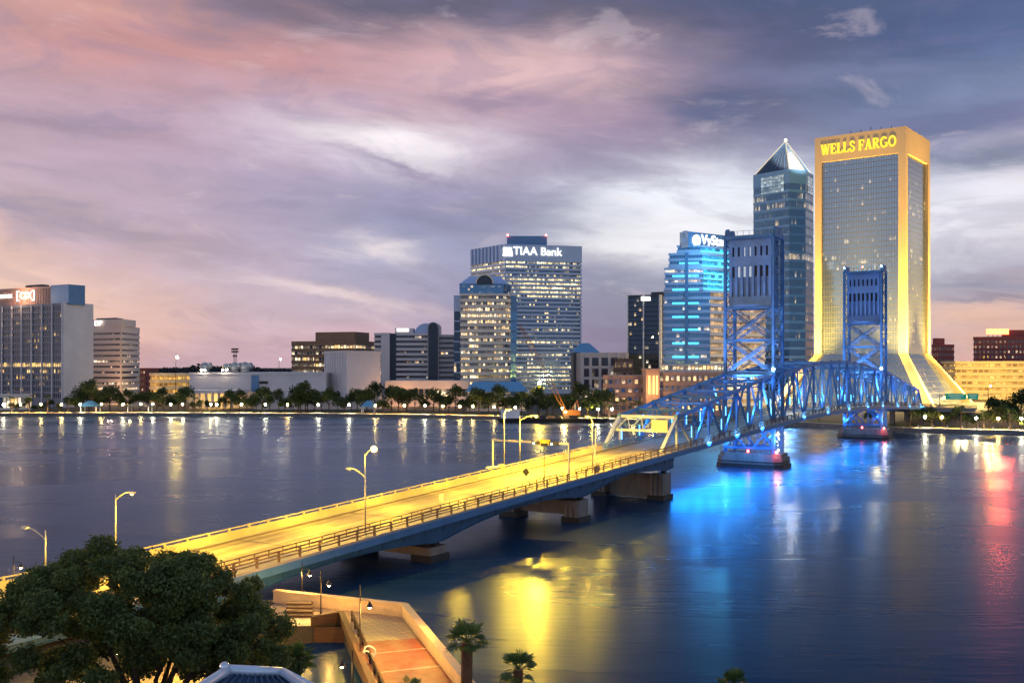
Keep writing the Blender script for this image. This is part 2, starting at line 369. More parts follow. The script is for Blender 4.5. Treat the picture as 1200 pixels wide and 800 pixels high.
M['trunk'] = mat('bark', (0.07, 0.05, 0.035), 0.9, var=0.35, vscale=3, bump=0.5, bscale=8)
M['leaf_far'] = leaf_mat('leaves_far', (0.022, 0.044, 0.016), (0.09, 0.12, 0.035), 0.35)
M['leaf_oak'] = leaf_mat('leaves_oak', (0.032, 0.060, 0.020), (0.16, 0.20, 0.055), 0.8)
M['leaf_palm'] = leaf_mat('leaves_palm', (0.04, 0.085, 0.025), (0.14, 0.22, 0.06), 1.0)
M['green_sign'] = mat('green_sign', (0.01, 0.22, 0.14), 0.5, emit=(0.02, 0.42, 0.28), estr=0.35)
M['orange_steel'] = mat('orange_steel', (0.55, 0.20, 0.04), 0.55, var=0.15)
M['white_paint'] = mat('white_paint', (0.75, 0.76, 0.78), 0.45, var=0.08, vscale=1.0)
# ------------------------------------------------------------------ setting: water and ground
def water_mat():
    m_ = bpy.data.materials.new('river_water'); m_.use_nodes = True; m_.node_tree.nodes.clear(); t = NT(m_.node_tree)
    p = t.n('ShaderNodeNewGeometry').outputs['Position']
    big = t.n('ShaderNodeTexNoise', {'Vector': t.n('ShaderNodeMapping', {0: p, 3: (0.012, 0.03, 1)}).outputs[0], 'Scale': 1.0, 'Detail': 5.0, 'Roughness': 0.6, 'Distortion': 0.6})
    rip = t.n('ShaderNodeTexNoise', {'Vector': t.n('ShaderNodeMapping', {0: p, 3: (0.22, 0.9, 1)}).outputs[0], 'Scale': 1.0, 'Detail': 4.0, 'Roughness': 0.55, 'Distortion': 0.2})
    swell = t.n('ShaderNodeTexNoise', {'Vector': t.n('ShaderNodeMapping', {0: p, 3: (0.05, 0.13, 1)}).outputs[0], 'Scale': 1.0, 'Detail': 3.0})
    b1 = t.n('ShaderNodeBump', {'Strength': 0.22, 'Distance': 0.12, 'Height': rip.outputs[0]})
    b2 = t.n('ShaderNodeBump', {'Strength': 0.10, 'Distance': 0.5, 'Height': swell.outputs[0], 'Normal': b1.outputs[0]})
    rough = t.maprange(big.outputs[0], 0.35, 0.65, 0.22, 0.32)
    col = t.mix(t.maprange(big.outputs[0], 0.3, 0.7), (0.004, 0.030, 0.080), (0.008, 0.042, 0.100))
    fr = t.m('MULTIPLY', t.m('POWER', t.n('ShaderNodeFresnel', {'IOR': 1.31, 'Normal': b2.outputs[0]}).outputs[0], 1.4), 0.95)
    df = t.n('ShaderNodeBsdfDiffuse', {'Color': col, 'Normal': b2.outputs[0]})
    gl = t.n('ShaderNodeBsdfAnisotropic', {'Color': (0.68, 0.80, 0.90, 1), 'Roughness': rough, 'Normal': b2.outputs[0]})
    t.n('ShaderNodeOutputMaterial', {0: t.n('ShaderNodeMixShader', {0: fr, 1: df.outputs[0], 2: gl.outputs[0]}).outputs[0]})
    return m_
g = MB(); g.face([(-9000, -600, 0), (9000, -600, 0), (9000, 9000, 0), (-9000, 9000, 0)])
tag(g.build('water', water_mat()), kind='structure')
GZ = 1.6
M['ground'] = mat('city_ground', (0.07, 0.065, 0.055), 0.95, var=0.3, vscale=0.05, coord='World')
M['grass'] = mat('lawn', (0.035, 0.055, 0.02), 0.95, var=0.3, vscale=0.2, coord='World')
M['paving'] = mat('promenade_paving', (0.42, 0.36, 0.29), 0.85, var=0.15, vscale=0.3, coord='World')
M['seawall'] = mat('seawall_concrete', (0.16, 0.155, 0.15), 0.9, var=0.35, vscale=0.3, bump=0.3, bscale=1, coord='World')
SH = [(-3000, 560), (-900, 520), (-400, 497), (-245, 490), (-180, 494), (-90, 486), (-40, 474), (-8, 462), (30, 440), (75, 424), (118, 408), (143, 374), (190, 352), (300, 330), (900, 300), (3000, 260)]
def strip(line, d): return [(x, y + d) for x, y in line]
g = MB(); g.prism(strip(SH, 2.0) + [(6000, 9000), (-6000, 9000)], -3, GZ)
tag(g.build('far_bank', M['ground']), kind='structure')
g = MB()
for (a, b) in zip(SH[:-1], SH[1:]):
    g.loft([(a[0], a[1], -3), (b[0], b[1], -3), (b[0], b[1] + 2.01, -3), (a[0], a[1] + 2.01, -3)], [(a[0], a[1], GZ + .12), (b[0], b[1], GZ + .12), (b[0], b[1] + 2.01, GZ + .12), (a[0], a[1] + 2.01, GZ + .12)])
    g.loft([(a[0], a[1] - .25, -3), (b[0], b[1] - .25, -3), (b[0], b[1], -3), (a[0], a[1], -3)], [(a[0], a[1] - .25, .55), (b[0], b[1] - .25, .55), (b[0], b[1], .55), (a[0], a[1], .55)])
tag(g.build('seawall', M['seawall']), 'low grey concrete seawall along the far river bank', 'seawall')
g = MB()
for (a, b) in zip(SH[:-1], SH[1:]):
    g.face([(a[0], a[1] + 2.1, GZ + .006), (b[0], b[1] + 2.1, GZ + .006), (b[0], b[1] + 9, GZ + .006), (a[0], a[1] + 9, GZ + .006)])
tag(g.build('promenade', M['paving']), kind='structure')
g = MB()
for (a, b) in zip(SH[:-1], SH[1:]):
    g.face([(a[0], a[1] + 9.2, GZ + .010), (b[0], b[1] + 9.2, GZ + .010), (b[0], b[1] + 34, GZ + .010), (a[0], a[1] + 34, GZ + .010)])
tag(g.build('park_lawn', M['grass']), kind='structure')
def shore_y(x):
    for (a, b) in zip(SH[:-1], SH[1:]):
        if a[0] <= x <= b[0]: return a[1] + (b[1] - a[1]) * (x - a[0]) / (b[0] - a[0])
    return 480
# railing posts along the right-hand seawall
# ------------------------------------------------------------------ foliage
def leaf_object(name, lumps, n, size, seed, material, parent=None, shell=0.55, flat=0.0, kind_loc=None):
    r = np.random.default_rng(seed)
    vol = np.array([l[1] * l[1] for l in lumps]); pick = r.choice(len(lumps), n, p=vol / vol.sum())
    c = np.array([l[0] for l in lumps])[pick]; rad = np.array([l[1] for l in lumps])[pick]
    sq = np.array([l[2] if len(l) > 2 else 0.75 for l in lumps])[pick]
    d = r.normal(size=(n, 3)); d /= np.linalg.norm(d, axis=1, keepdims=True)
    k = shell + (1 - shell) * r.random(n) ** 0.8; k *= 1 + 0.13 * r.normal(size=n)
    pts = c + d * (rad * k)[:, None] * np.stack([np.ones(n), np.ones(n), sq], 1)
    a = r.normal(size=(n, 3)) + d * 0.3; a /= np.linalg.norm(a, axis=1, keepdims=True)
    b = np.cross(a, r.normal(size=(n, 3))); b /= np.linalg.norm(b, axis=1, keepdims=True)
    e = np.cross(a, b)
    s1 = size * (0.6 + 0.8 * r.random(n))[:, None]; s2 = s1 * (0.45 + 0.3 * r.random(n))[:, None]
    V = np.stack([pts - b * s1, pts - e * s2, pts + b * s1, pts + e * s2], 1).reshape(-1, 3)
    me = bpy.data.meshes.new(name); off = WLOC.get(parent.name, Vector()) if parent else Vector()
    V = V - np.array(off)
    me.vertices.add(4 * n); me.vertices.foreach_set('co', V.astype(np.float32).ravel())
    me.loops.add(4 * n); me.loops.foreach_set('vertex_index', np.arange(4 * n, dtype=np.int32))
    me.polygons.add(n); me.polygons.foreach_set('loop_start', np.arange(0, 4 * n, 4, dtype=np.int32))
    me.materials.append(material); me.update(calc_edges=True); me.validate()
    o = bpy.data.objects.new(name, me); COL.objects.link(o)
    if parent: o.parent = parent; WLOC[o.name] = off
    return o
# far wooded horizon (one mass)
r = np.random.default_rng(5); lumps = []
for i in range(420):
    a = R(-34 + 68 * i / 419); D = 2300 + 700 * r.random(); h = 10 + 7 * r.random() + 4 * math.sin(i * .13)
    lumps.append(((D * math.tan(a), D, h * 0.55), 16 + 10 * r.random(), 0.5 * h / 16))
M['leaf_wood'] = leaf_mat('leaves_distant', (0.020, 0.028, 0.030), (0.035, 0.045, 0.045), 0.01)
tag(leaf_object('distant_forest', lumps, 26000, 6.0, 3, M['leaf_wood']), kind='stuff')

# ------------------------------------------------------------------ buildings
def offset_poly(poly, d):
    n = len(poly); out = []
    for i in range(n):
        p0, p1, p2 = Vector(poly[i - 1]), Vector(poly[i]), Vector(poly[(i + 1) % n])
        e1, e2 = (p1 - p0).normalized(), (p2 - p1).normalized()
        n1, n2 = Vector((e1.y, -e1.x)), Vector((e2.y, -e2.x))
        b = n1 + n2; k = d / max(0.2, (1 + n1.dot(n2)))
        out.append((p1.x + b.x * k, p1.y + b.y * k))
    return out
def ccw(poly):
    a = sum(poly[i - 1][0] * poly[i][1] - poly[i][0] * poly[i - 1][1] for i in range(len(poly)))
    return poly if a > 0 else poly[::-1]
def quad_plan(L, C, Rr):
    """plan of a block whose near corner is C and whose two seen faces end at L and R (photo column, distance)"""
    l, c, r_ = Vector(PX(*L)), Vector(PX(*C)), Vector(PX(*Rr))
    b = l + r_ - c
    return ccw([tuple(l), tuple(c), tuple(r_), tuple(b)])
def edges(poly):
    n = len(poly)
    for i in range(n):
        p, q = Vector(poly[i]), Vector(poly[(i + 1) % n]); d = (q - p); L = d.length; d /= L
        nrm = Vector((d.y, -d.x)); vis = nrm.dot(-(p + q) / 2) > 0
        yield i, p, q, d, L, nrm, vis
def cen(poly): return (sum(p[0] for p in poly) / len(poly), sum(p[1] for p in poly) / len(poly))
def building(name, label, poly, z0=GZ, cat='building', group=None):
    c = cen(poly); return thing(name, label, cat, (c[0], c[1], z0), group)
SEED = [1]
def facade(root, poly, z0, z1, nf, wall, glass, sp=0.45, out=0.25, cell=1.6, prob=0.1, top=1.2, base=0.0, piers=None, only=None, wname='wall', inset=(0.0, 0.0), pier_mat=None, fmat=None, bname='window_band', rings=True):
    """core + projecting spandrel courses as one wall part; every floor of every seen face its own window band part"""
    g = MB(); g.prism(poly, z0, z1)
    fh = (z1 - top - z0 - base) / nf
    ring = offset_poly(poly, out)
    if rings:
        if base: g.prism(ring, z0, z0 + base)
        for i in range(nf): g.prism(ring, z0 + base + i * fh, z0 + base + (i + sp) * fh)
        g.prism(ring, z1 - top, z1 + 0.5)
        g.prism(offset_poly(poly, out - 0.35), z1 + .5, z1 + .52)
    if piers:
        spc, wd, po = piers
        for i, p, q, d, L, nr, vis in edges(poly):
            if not vis or (only and i not in only): continue
            k = max(1, round(L / spc))
            for j in range(k + 1):
                c = p + d * min(max(L * j / k, wd / 2), L - wd / 2) + nr * (po / 2)
                g.obox((c.x, c.y, (z0 + z1) / 2), (d.x * wd / 2, d.y * wd / 2, 0), (nr.x * po / 2, nr.y * po / 2, 0), (0, 0, (z1 - z0) / 2 + .3), 1 if pier_mat else 0)
    g.build(wname, [wall, pier_mat] if pier_mat else wall, root)
    SEED[0] += 1
    for i, p, q, d, L, nr, vis in edges(poly):
        if not vis or (only and i not in only): continue
        a, b = p + d * inset[0] + nr * 0.03, q - d * inset[1] + nr * 0.03; LL = (b - a).length
        for f in range(nf):
            pr = prob(f, i) if callable(prob) else prob
            za, zb = z0 + base + (f + sp) * fh, z0 + base + (f + 1) * fh
            if not rings: za = z0 + base + f * fh
            w_ = MB(); segs = max(1, round(LL / cell)); 
            w_.face([(a.x, a.y, za), (b.x, b.y, za), (b.x, b.y, zb), (a.x, a.y, zb)], 0,
                    [(100 * i, f), (100 * i + segs, f), (100 * i + segs, f + .999), (100 * i, f + .999)], (max(pr, .0005), SEED[0] * 1.7))
            w_.build(bname, glass, root)
    return fh
def roof_box(root, name, poly, z0, z1, m_): 
    g = MB(); g.prism(poly, z0, z1); return g.build(name, m_, root)
def shrink(poly, a, b=None):
    """scale plan about its centre"""
    b = a if b is None else b; c = cen(poly); return [(c[0] + (x - c[0]) * a, c[1] + (y - c[1]) * b) for x, y in poly]
def sub_plan(poly_L, poly_C, poly_R, a0, a1, b0, b1):
    c = Vector(poly_C); da, db = Vector(poly_L) - c, Vector(poly_R) - c
    return ccw([tuple(c + da * a + db * b) for a, b in ((a0, b0), (a1, b0), (a1, b1), (a0, b1))])
def text_part(body, size, origin, right, nrm, material, parent, name='lettering', extrude=0.15, bold=0.0, align='CENTER'):
    cu = bpy.data.curves.new(name, 'FONT'); cu.body = body; cu.size = size; cu.extrude = extrude; cu.offset = bold; cu.align_x = align; cu.align_y = 'CENTER'
    tmp = bpy.data.objects.new('tmp_text', cu); COL.objects.link(tmp)
    me = bpy.data.meshes.new_from_object(tmp); bpy.data.objects.remove(tmp)
    rt, up = Vector((right[0], right[1], 0)).normalized(), Vector((0, 0, 1)); nm = rt.cross(up)
    mt = Matrix((rt, up, nm)).transposed().to_4x4(); mt.translation = Vector(origin) - WLOC[parent.name]
    me.transform(mt); me.materials.clear(); me.materials.append(material)
    o = bpy.data.objects.new(name, me); COL.objects.link(o); o.parent = parent; WLOC[o.name] = WLOC[parent.name]
    return o
GL = {}
GL['csx'] = glass_mat('grid_glazing', (0.03, 0.04, 0.07), (0.22, 0.22, 0.26), 0.16, 0.05, strength=2.0, metal=.3, warm=(1, .52, .10), cool=(1, .72, .28))
GL['ribbon'] = glass_mat('ribbon_glazing', (0.05, 0.055, 0.075), (0.06, 0.06, 0.08), 0.05, strength=1.7, metal=.35, warm=(1, .55, .2), cool=(1, .9, .75))
GL['tiaa'] = glass_mat('tall_ribbon_glazing', (0.05, 0.10, 0.20), (0.20, 0.26, 0.36), 0.10, strength=2.4, warm=(1, .66, .22), cool=(1, .90, .55))
GL['lit'] = glass_mat('lit_ribbon_glazing', (0.08, 0.10, 0.14), (0.3, 0.26, 0.22), 0.12, strength=2.2, warm=(1, .56, .16), cool=(1, .88, .62))
GL['blue'] = glass_mat('blue_glazing', (0.08, 0.20, 0.38), (0.10, 0.16, 0.24), 0.05, 0.03, strength=1.5, metal=0.7)
GL['dark'] = glass_mat('dark_glazing', (0.035, 0.06, 0.11), (0.04, 0.05, 0.07), 0.05, 0.03, strength=1.4, metal=0.7)
GL['tower'] = glass_mat('tower_glazing', (0.05, 0.11, 0.20), (0.03, 0.06, 0.10), 0.05, strength=0.7, metal=0.75)
GL['wf'] = glass_mat('curtain_wall_glazing', (0.25, 0.34, 0.47), (0.07, 0.08, 0.10), 0.09, 0.05, strength=0.8, metal=0.85, rough=0.10, wobble=0.05, warm=(1, .6, .2), cool=(1, .75, .4))
GL['punched'] = glass_mat('punched_windows', (0.05, 0.06, 0.08), (0.30, 0.19, 0.15), 0.25, 0.12, strength=1.8, warm=(1, .5, .12), cool=(1, .72, .3))
GL['brick'] = glass_mat('brick_windows', (0.10, 0.10, 0.12), (0.24, 0.07, 0.06), 0.28, 0.16, strength=1.0, warm=(1, .5, .2), cool=(1, .75, .5))
GL['garage'] = glass_mat('garage_bay', (0.10, 0.06, 0.02), (0.42, 0.30, 0.16), 0.14, 0.12, strength=1.1, metal=0.0, rough=0.6, warm=(1, .50, .08), cool=(1, .66, .18))
GL['cyan'] = glass_mat('cyan_lit_glazing', (0.05, 0.18, 0.32), (0.08, 0.25, 0.4), 0.04, strength=1.7, warm=(.02, .40, .72), cool=(.08, .62, .85))
GL['warmstripe'] = glass_mat('warm_stripe_glazing', (0.10, 0.09, 0.09), (0.2, 0.17, 0.14), 0.03, strength=0.75, warm=(1, .55, .22), cool=(1, .66, .34))

# --- slab office tower with the rail company's sign (left edge)
L_, C_, R_ = (-62, 612), (74, 560), (108, 577)
pl = quad_plan(L_, C_, R_); z1 = ZV(356, 560)
b = building('office_tower', 'grey slab tower with gridded front, blank end wall and lit bracket sign', pl)
def pr_csx(f, e): return {5: .9, 4: .25, 3: .2, 9: .13, 8: .10, 10: .12}.get(f, .03)
eo = [i for i, p, q, d, L, nr, vis in edges(pl) if vis]
front = max(eo, key=lambda i: (Vector(pl[i]) - Vector(pl[(i + 1) % 4])).length)
facade(b, pl, GZ, z1, 15, M['csx_panel'], GL['csx'], sp=0.28, out=0.3, cell=1.55, prob=pr_csx, top=1.2, base=4, piers=(9.0, .8, .7), pier_mat=M['slab_wall'], only=[front], rings=True)
i, p, q, d, L, nr, vis = [e for e in edges(pl) if e[0] == front][0]
g = MB(); e2 = [e for e in edges(pl) if e[6] and e[0] != front][0]
a0, b0 = e2[1] + e2[5] * .32, e2[2] + e2[5] * .32
g.obox(((a0.x + b0.x) / 2, (a0.y + b0.y) / 2, (GZ + z1) / 2 + .4), tuple((e2[3] * (e2[4] / 2 + .33)).to_3d()), tuple((e2[5] * .3).to_3d()), (0, 0, (z1 - GZ) / 2 + .4)); g.build('end_wall', M['slab_wall'], b)
ph = ccw([tuple(p + d * (L * k) - nr * j) for k, j in ((.2, 3), (.955, 3), (.955, 13), (.2, 13))])
zp = ZV(334, 562)
M['ph_signlit'] = mat('ribbed_penthouse_metal', (0.42, 0.26, 0.22), 0.6, var=0.1, vscale=0.3)  # orange glow from the sign is put into the base colour
g = MB(); g.prism(ph, z1 + .5, zp)
for k in range(60):
    c = p + d * (L * (.2 + .755 * k / 59)) - nr * 2.95; g.box((c.x, c.y, (z1 + zp) / 2), (.3, .3, zp - z1 - 2), math.atan2(d.y, d.x))
g.build('penthouse', M['ph_signlit'], b)
g = MB(); c1 = p + d * (L * .945) - nr * 7.5; g.box((c1.x, c1.y, (z1 + zp) / 2 + .1), (L * .14, 10.6, zp - z1 + .6), math.atan2(d.y, d.x)); g.build('penthouse_block', M['blue_clad'], b)
g = MB(); c1 = p + d * (L * .70) - nr * 7; g.box((c1.x, c1.y, zp + .8), (14, 5, 1.5), math.atan2(d.y, d.x)); g.build('roof_plant', M['roof_dark'], b)
for (u, body, sz) in ((25, 'CSX', 5.6), (1.5, 'moves', 4.6)):
    D0 = p.y + (q.y - p.y) * 0; 
    # point on the front plane at column u
    k = (X(u, 1)); tt = (k * p.y - p.x) / (d.x - k * d.y); o = p + d * tt - nr * 2.6
    text_part(body, sz, (o.x, o.y, ZV(346.5, o.y)), d, nr, M['sign_white'], b, 'sign_lettering', 0.2, 0.05)
    if body == 'CSX':
        g = MB()
        for sg in (-1, 1):
            x0 = o + d * (sg * 7.6)
            g.obox((x0.x, x0.y, ZV(346.5, o.y)), tuple((d * .35).to_3d()), tuple((nr * .2).to_3d()), (0, 0, 2.9))
            for zz in (-2.6, 2.6):
                x1 = o + d * (sg * 6.4); g.obox((x1.x, x1.y, ZV(346.5, o.y) + zz), tuple((d * .85).to_3d()), tuple((nr * .2).to_3d()), (0, 0, .33))
        g.build('sign_bracket', M['sign_white'], b)
        lamp_light('sign_light', 'POINT', (o.x + nr.x * 6, o.y + nr.y * 6, ZV(346.5, o.y)), 9000, (1, .6, .35), b, 1.0)
# annex in front
pl = quad_plan((-40, 530), (34, 528), (37, 536)); b = building('entrance_annex', 'low flat annex with lit soffit before the grey slab tower', pl)
facade(b, pl, GZ, ZV(463, 528), 1, M['precast'], GL['lit'], sp=0.1, cell=2.0, prob=.7, top=1.2, base=.5)

# --- pale ribbon-window block beside it
L_, C_, R_ = (100, 655), (142, 636), (163, 668)
pl = quad_plan(L_, C_, R_); z1 = ZV(383, 640)
b = building('office_block', 'pale pink ribbon windowed office block with white rooftop sign', pl)
facade(b, pl, GZ, z1, 12, M['precast'], GL['ribbon'], sp=0.62, out=0.35, cell=1.5, prob=lambda f, e: {6: .45, 1: .9, 2: .55, 0: .9}.get(f, .04), top=3.5, base=2, inset=(1.2, 1.2))
ph = sub_plan(PX(*L_), PX(*C_), PX(*R_), -.03, 1.0, -.02, .75); roof_box(b, 'penthouse', ph, z1 + .5, ZV(374, 640), M['precast'])
roof_box(b, 'roof_plant', sub_plan(PX(*L_), PX(*C_), PX(*R_), .25, .8, .2, .6), ZV(374, 640), ZV(371.5, 640), M['roof_dark'])
dv = (Vector(PX(*C_)) - Vector(PX(*L_))).normalized(); nv = Vector((dv.y, -dv.x)); o = Vector(PX(117, 646)) + nv * 1.2
text_part('EYP', 4.6, (o.x, o.y, ZV(379, 646)), dv, nv, M['sign_white'], b, 'sign_lettering', .3, .02)
lamp_light('wall_wash', 'POINT', (X(150, 610), 612, 8), 22000, GOLD, b, 1.0)
lamp_light('wall_wash', 'POINT', (X(125, 610), 615, 8), 16000, (1, .5, .35), b, 1.0)

# --- small far blocks between
pl = quad_plan((160, 700), (170, 690), (186, 705)); b = building('brick_block', 'dark brick block standing right of the pale ribbon windowed office', pl)
facade(b, pl, GZ, ZV(432, 690), 5, M['red_brick'], GL['brick'], sp=.4, cell=3, prob=.25)
pl = quad_plan((176, 640), (186, 628), (224, 640)); b = building('parking_garage', 'open parking deck with golden lights behind riverside trees at left', pl)
facade(b, pl, GZ, ZV(438, 630), 4, M['concrete'], GL['garage'], sp=.4, cell=3.0, prob=.75, out=.5)
lamp_light('garage_light', 'POINT', (X(205, 612), 612, 16), 12000, GOLD, b, 1.0)

# --- concert hall: long pale wall, fly tower, portico
b = thing('concert_hall', 'long pale windowless concert hall with tall fly tower', 'building', (X(330, 560), 565, GZ))
pl = ccw([PX(222, 548), PX(382, 548), (X(382, 548), 600), (X(222, 548), 600)])
g = MB(); g.prism(pl, GZ, ZV(437, 548)); g.prism(offset_poly(pl, .3), ZV(437, 548) - .8, ZV(437, 548) + .3); g.build('wall', M['white_wall'], b)
L_, C_, R_ = (380, 566), (406, 545), (446, 562)
fp = quad_plan(L_, C_, R_); zt = ZV(411.5, 545); g = MB(); g.prism(fp, GZ, zt); g.prism(offset_poly(fp, .25), zt - .7, zt + .3)
for k in range(9):
    c = Vector(PX(*L_)).lerp(Vector(PX(*C_)), (k + .5) / 9); g.cyl((c.x, c.y, GZ), (c.x, c.y, zt - .8), .55, n=8)
g.build('fly_tower', M['white_wall'], b)
g = MB(); g.box((X(299, 547.6), 547.6, ZV(449, 547)), (3.8, .6, 8.6)); g.build('blue_panel', M['blue_clad'], b)
g = MB(); g.box((X(309, 547.6), 547.6, ZV(448, 547)), (4.5, .4, 1.3)); g.build('name_panel', M['dark_metal'], b)
g = MB(); pz = ZV(459, 532); g.box((X(250, 534), 538, pz), (30, 18, 1.6)); g.build('portico_roof', M['white_wall'], b)
for k in range(7):
    g = MB(); g.box((X(227 + k * 7.4, 531), 531, (GZ + pz) / 2), (1.1, 1.1, pz - GZ - 1.6)); g.build('portico_column', M['precast'], b)
lamp_light('portico_light', 'POINT', (X(246, 536), 538, 7), 9000, GOLD, b, .6)
pl = ccw([(X(300, 540), 536), (X(446, 540), 536), (X(446, 540), 547), (X(300, 540), 547)]); roof_box(b, 'foyer', pl, GZ, 8.5, M['precast'])
for (u, r_) in ((240, 3.4), (265, 2.6), (275, 3.4), (287, 3.6)):
    g = MB(); zc = ZV(437, 560) + .3; g.cyl((X(u, 570), 570, zc), (X(u, 570), 570, zc + 1.6), r_ * .7, n=12); g.sphere((X(u, 570), 570, zc + 2.6), r_ * .8, 12, 8, sz=1.15); g.cyl((X(u, 570) + r_ * .3, 570, zc + 3), (X(u, 570) + r_ * 1.1, 569, zc + 3.9), r_ * .4, r_ * .5, n=10); g.build('roof_vent', M['galv'], b, True)
lm = MB()
for u in (261, 266, 236, 240):
    s_ = MB(); s_.sphere((X(u, 547), 547, ZV(436, 547) + 1.2), .45, 8, 6); s_.build('roof_light', M['lamp_white'], b)

# --- brown office behind
L_, C_, R_ = (342, 700), (417, 680), (441, 712)
pl = quad_plan(L_, C_, R_); z1 = ZV(400, 680); b = building('brown_office', 'brown brick office with rows of lit windows behind the concert hall', pl)
facade(b, pl, GZ, z1, 9, M['brown_wall'], GL['lit'], sp=.5, out=.25, cell=2.4, prob=lambda f, e: .55 if f > 3 else .4, top=2.4)
roof_box(b, 'penthouse', sub_plan(PX(*L_), PX(*C_), PX(*R_), .05, .66, .1, .8), z1 + .5, ZV(388.5, 682), M['brown_wall'])

# --- banded white block with dark arched stair tower
b = thing('banded_office', 'white and black banded office with dark arched stair tower', 'building', (X(485, 650), 655, GZ))
def box_plan(u0, u1, D, dep): return ccw([PX(u0, D), PX(u1, D), (X(u1, D), D + dep), (X(u0, D), D + dep)])
D = 640
def band_block(u0, u1, D, dep, vt, nf, pr, wname='wall'):
    pl = box_plan(u0, u1, D, dep); facade(b, pl, GZ, ZV(vt, D), nf, M['white_wall'], GL['ribbon'], sp=.5, out=.35, cell=1.5, prob=pr, top=1.0, base=4, wname=wname)
band_block(439, 447, D + 2, 24, 391, 12, .03); band_block(465, 502.5, D, 26, 391, 12, lambda f, e: .35 if f < 2 else .05); band_block(514, 536, D + 1, 26, 393, 12, lambda f, e: .25 if f in (1, 5) else .05)
g = MB(); g.prism(box_plan(446.5, 456.5, D - 1.5, 26), GZ, ZV(390, D)); g.build('shaft_wall', M['white_wall'], b)
g = MB(); g.prism(box_plan(456.5, 465, D + 1, 24), GZ, ZV(390.5, D)); g.build('dark_shaft', M['dark_wall'], b)
uc, zr = 508, ZV(384, D); rr = X(513.5, D) - X(508, D)
prof = [(-rr, 0)] + [(-rr * math.cos(math.pi * k / 14), zr - GZ + rr * math.sin(math.pi * k / 14)) for k in range(15)] + [(rr, 0)]
def arch(uc, prof, y0, y1, name, m_):
    g = MB(); pa = [(X(uc, D) + x, y0, GZ + z) for x, z in prof]; pb = [(X(uc, D) + x, y1, GZ + z) for x, z in prof]; g.loft(pa, pb); return g.build(name, m_, b)
arch(508, prof, D - 4, D + 22, 'arch_shaft', M['dark_wall'])
rr2 = rr * 2.5; prof2 = [(-rr2, zr - GZ - 4)] + [(-rr2 * math.cos(math.pi * k / 14), zr - GZ - 4 + rr2 * .95 * math.sin(math.pi * k / 14)) for k in range(15)] + [(rr2, zr - GZ - 4)]
arch(499, prof2, D + 3, D + 24, 'arched_penthouse', M['tiaa_wall'])
arch(508, [(x * 1.2, z + (.6 if z > 1 else 0)) for x, z in prof], D - 2.5, D + 21, 'arch_frame', M['white_wall'])
roof_box(b, 'penthouse', box_plan(463, 484, D + 6, 14), ZV(390, D), ZV(384, D), M['white_wall'])
g = MB(); g.box((X(472, D + 5.8), D + 5.7, ZV(386.5, D + 5)), (7.5, .4, 2.0)); g.build('sign_panel', M['sign_white'], b)
pl = box_plan(452, 548, D - 70, 20); b2 = building('riverfront_hall', 'long low orange lit hall at the foot of the banded office', pl)
facade(b2, pl, GZ, ZV(447, D - 70), 1, M['precast'], GL['lit'], sp=.55, cell=3, prob=.25, top=4)
lamp_light('wall_wash', 'POINT', (X(470, 560), 558, 7), 7000, (1, .5, .18), b2, .8); lamp_light('wall_wash', 'POINT', (X(520, 560), 558, 7), 6000, (1, .5, .18), b2, .8)

# --- lit cream tower with blue glass crown
b = thing('cream_tower', 'cream banded tower with blue glass crown before the tall bank tower', 'building', (X(568, 610), 620, GZ))
D = 600
c0 = [PX(539, 604), PX(597, 600), PX(604, 612), (X(604, 612), 640), (X(539, 612), 640)]
pl = ccw([PX(540, 600), PX(592, 600), PX(598, 606), (X(598, 606), 642), (X(540, 600), 642)])
z_a = ZV(345, D)
facade(b, pl, GZ, z_a, 17, M['cream'], GL['lit'], sp=.5, out=.35, cell=1.3, prob=lambda f, e: {13: .95, 6: .6, 0: .7, 14: .6}.get(f, .42), top=.6, base=3)
crown = ccw([PX(538.5, 602), PX(590, 601), PX(598, 609), (X(598, 606), 640), (X(538.5, 602), 640)])
facade(b, crown, z_a + .6, ZV(333, D), 3, M['blue_clad'], GL['blue'], sp=.12, out=.1, cell=1.6, prob=.18, top=.3, wname='crown_wall', bname='crown_window')
pz0, pz1 = ZV(333, D) + .4, ZV(321.5, D)
pa = [(x, y, pz0) for x, y in crown]; pb = [(X(568, 615) + (x - X(568, 615)) * .62, 620 + (y - 620) * .4, pz1) for x, y in crown]
g = MB(); g.loft(pa, pb); g.build('glass_hip_roof', M['tiaa_wall'], b)
rr = 4.6; prof = [(-rr * math.cos(math.pi * k / 14), rr * math.sin(math.pi * k / 14)) for k in range(15)]
g = MB(); g.loft([(X(568, D) + x, 598, pz0 + z) for x, z in prof], [(X(568, D) + x, 612, pz0 + z) for x, z in prof]); g.build('arched_dormer', M['dark_wall'], b)
g = MB(); g.tube([(X(568, D) + x * 1.08, 597.8, pz0 + z * 1.08) for x, z in prof], .45); g.build('dormer_rim', M['cream'], b)
for (u0, u1, vt, yy, mm, gg) in ((532, 540, 347, 606, M['tiaa_wall'], GL['dark']), (598, 605.5, 347, 608, M['blue_clad'], GL['blue'])):
    pl = box_plan(u0, u1, yy, 30); facade(b, pl, GZ, ZV(vt, yy), 9, mm, gg, sp=.12, out=.1, cell=1.6, prob=.04, top=9, wname='side_shaft', bname='shaft_window')
    
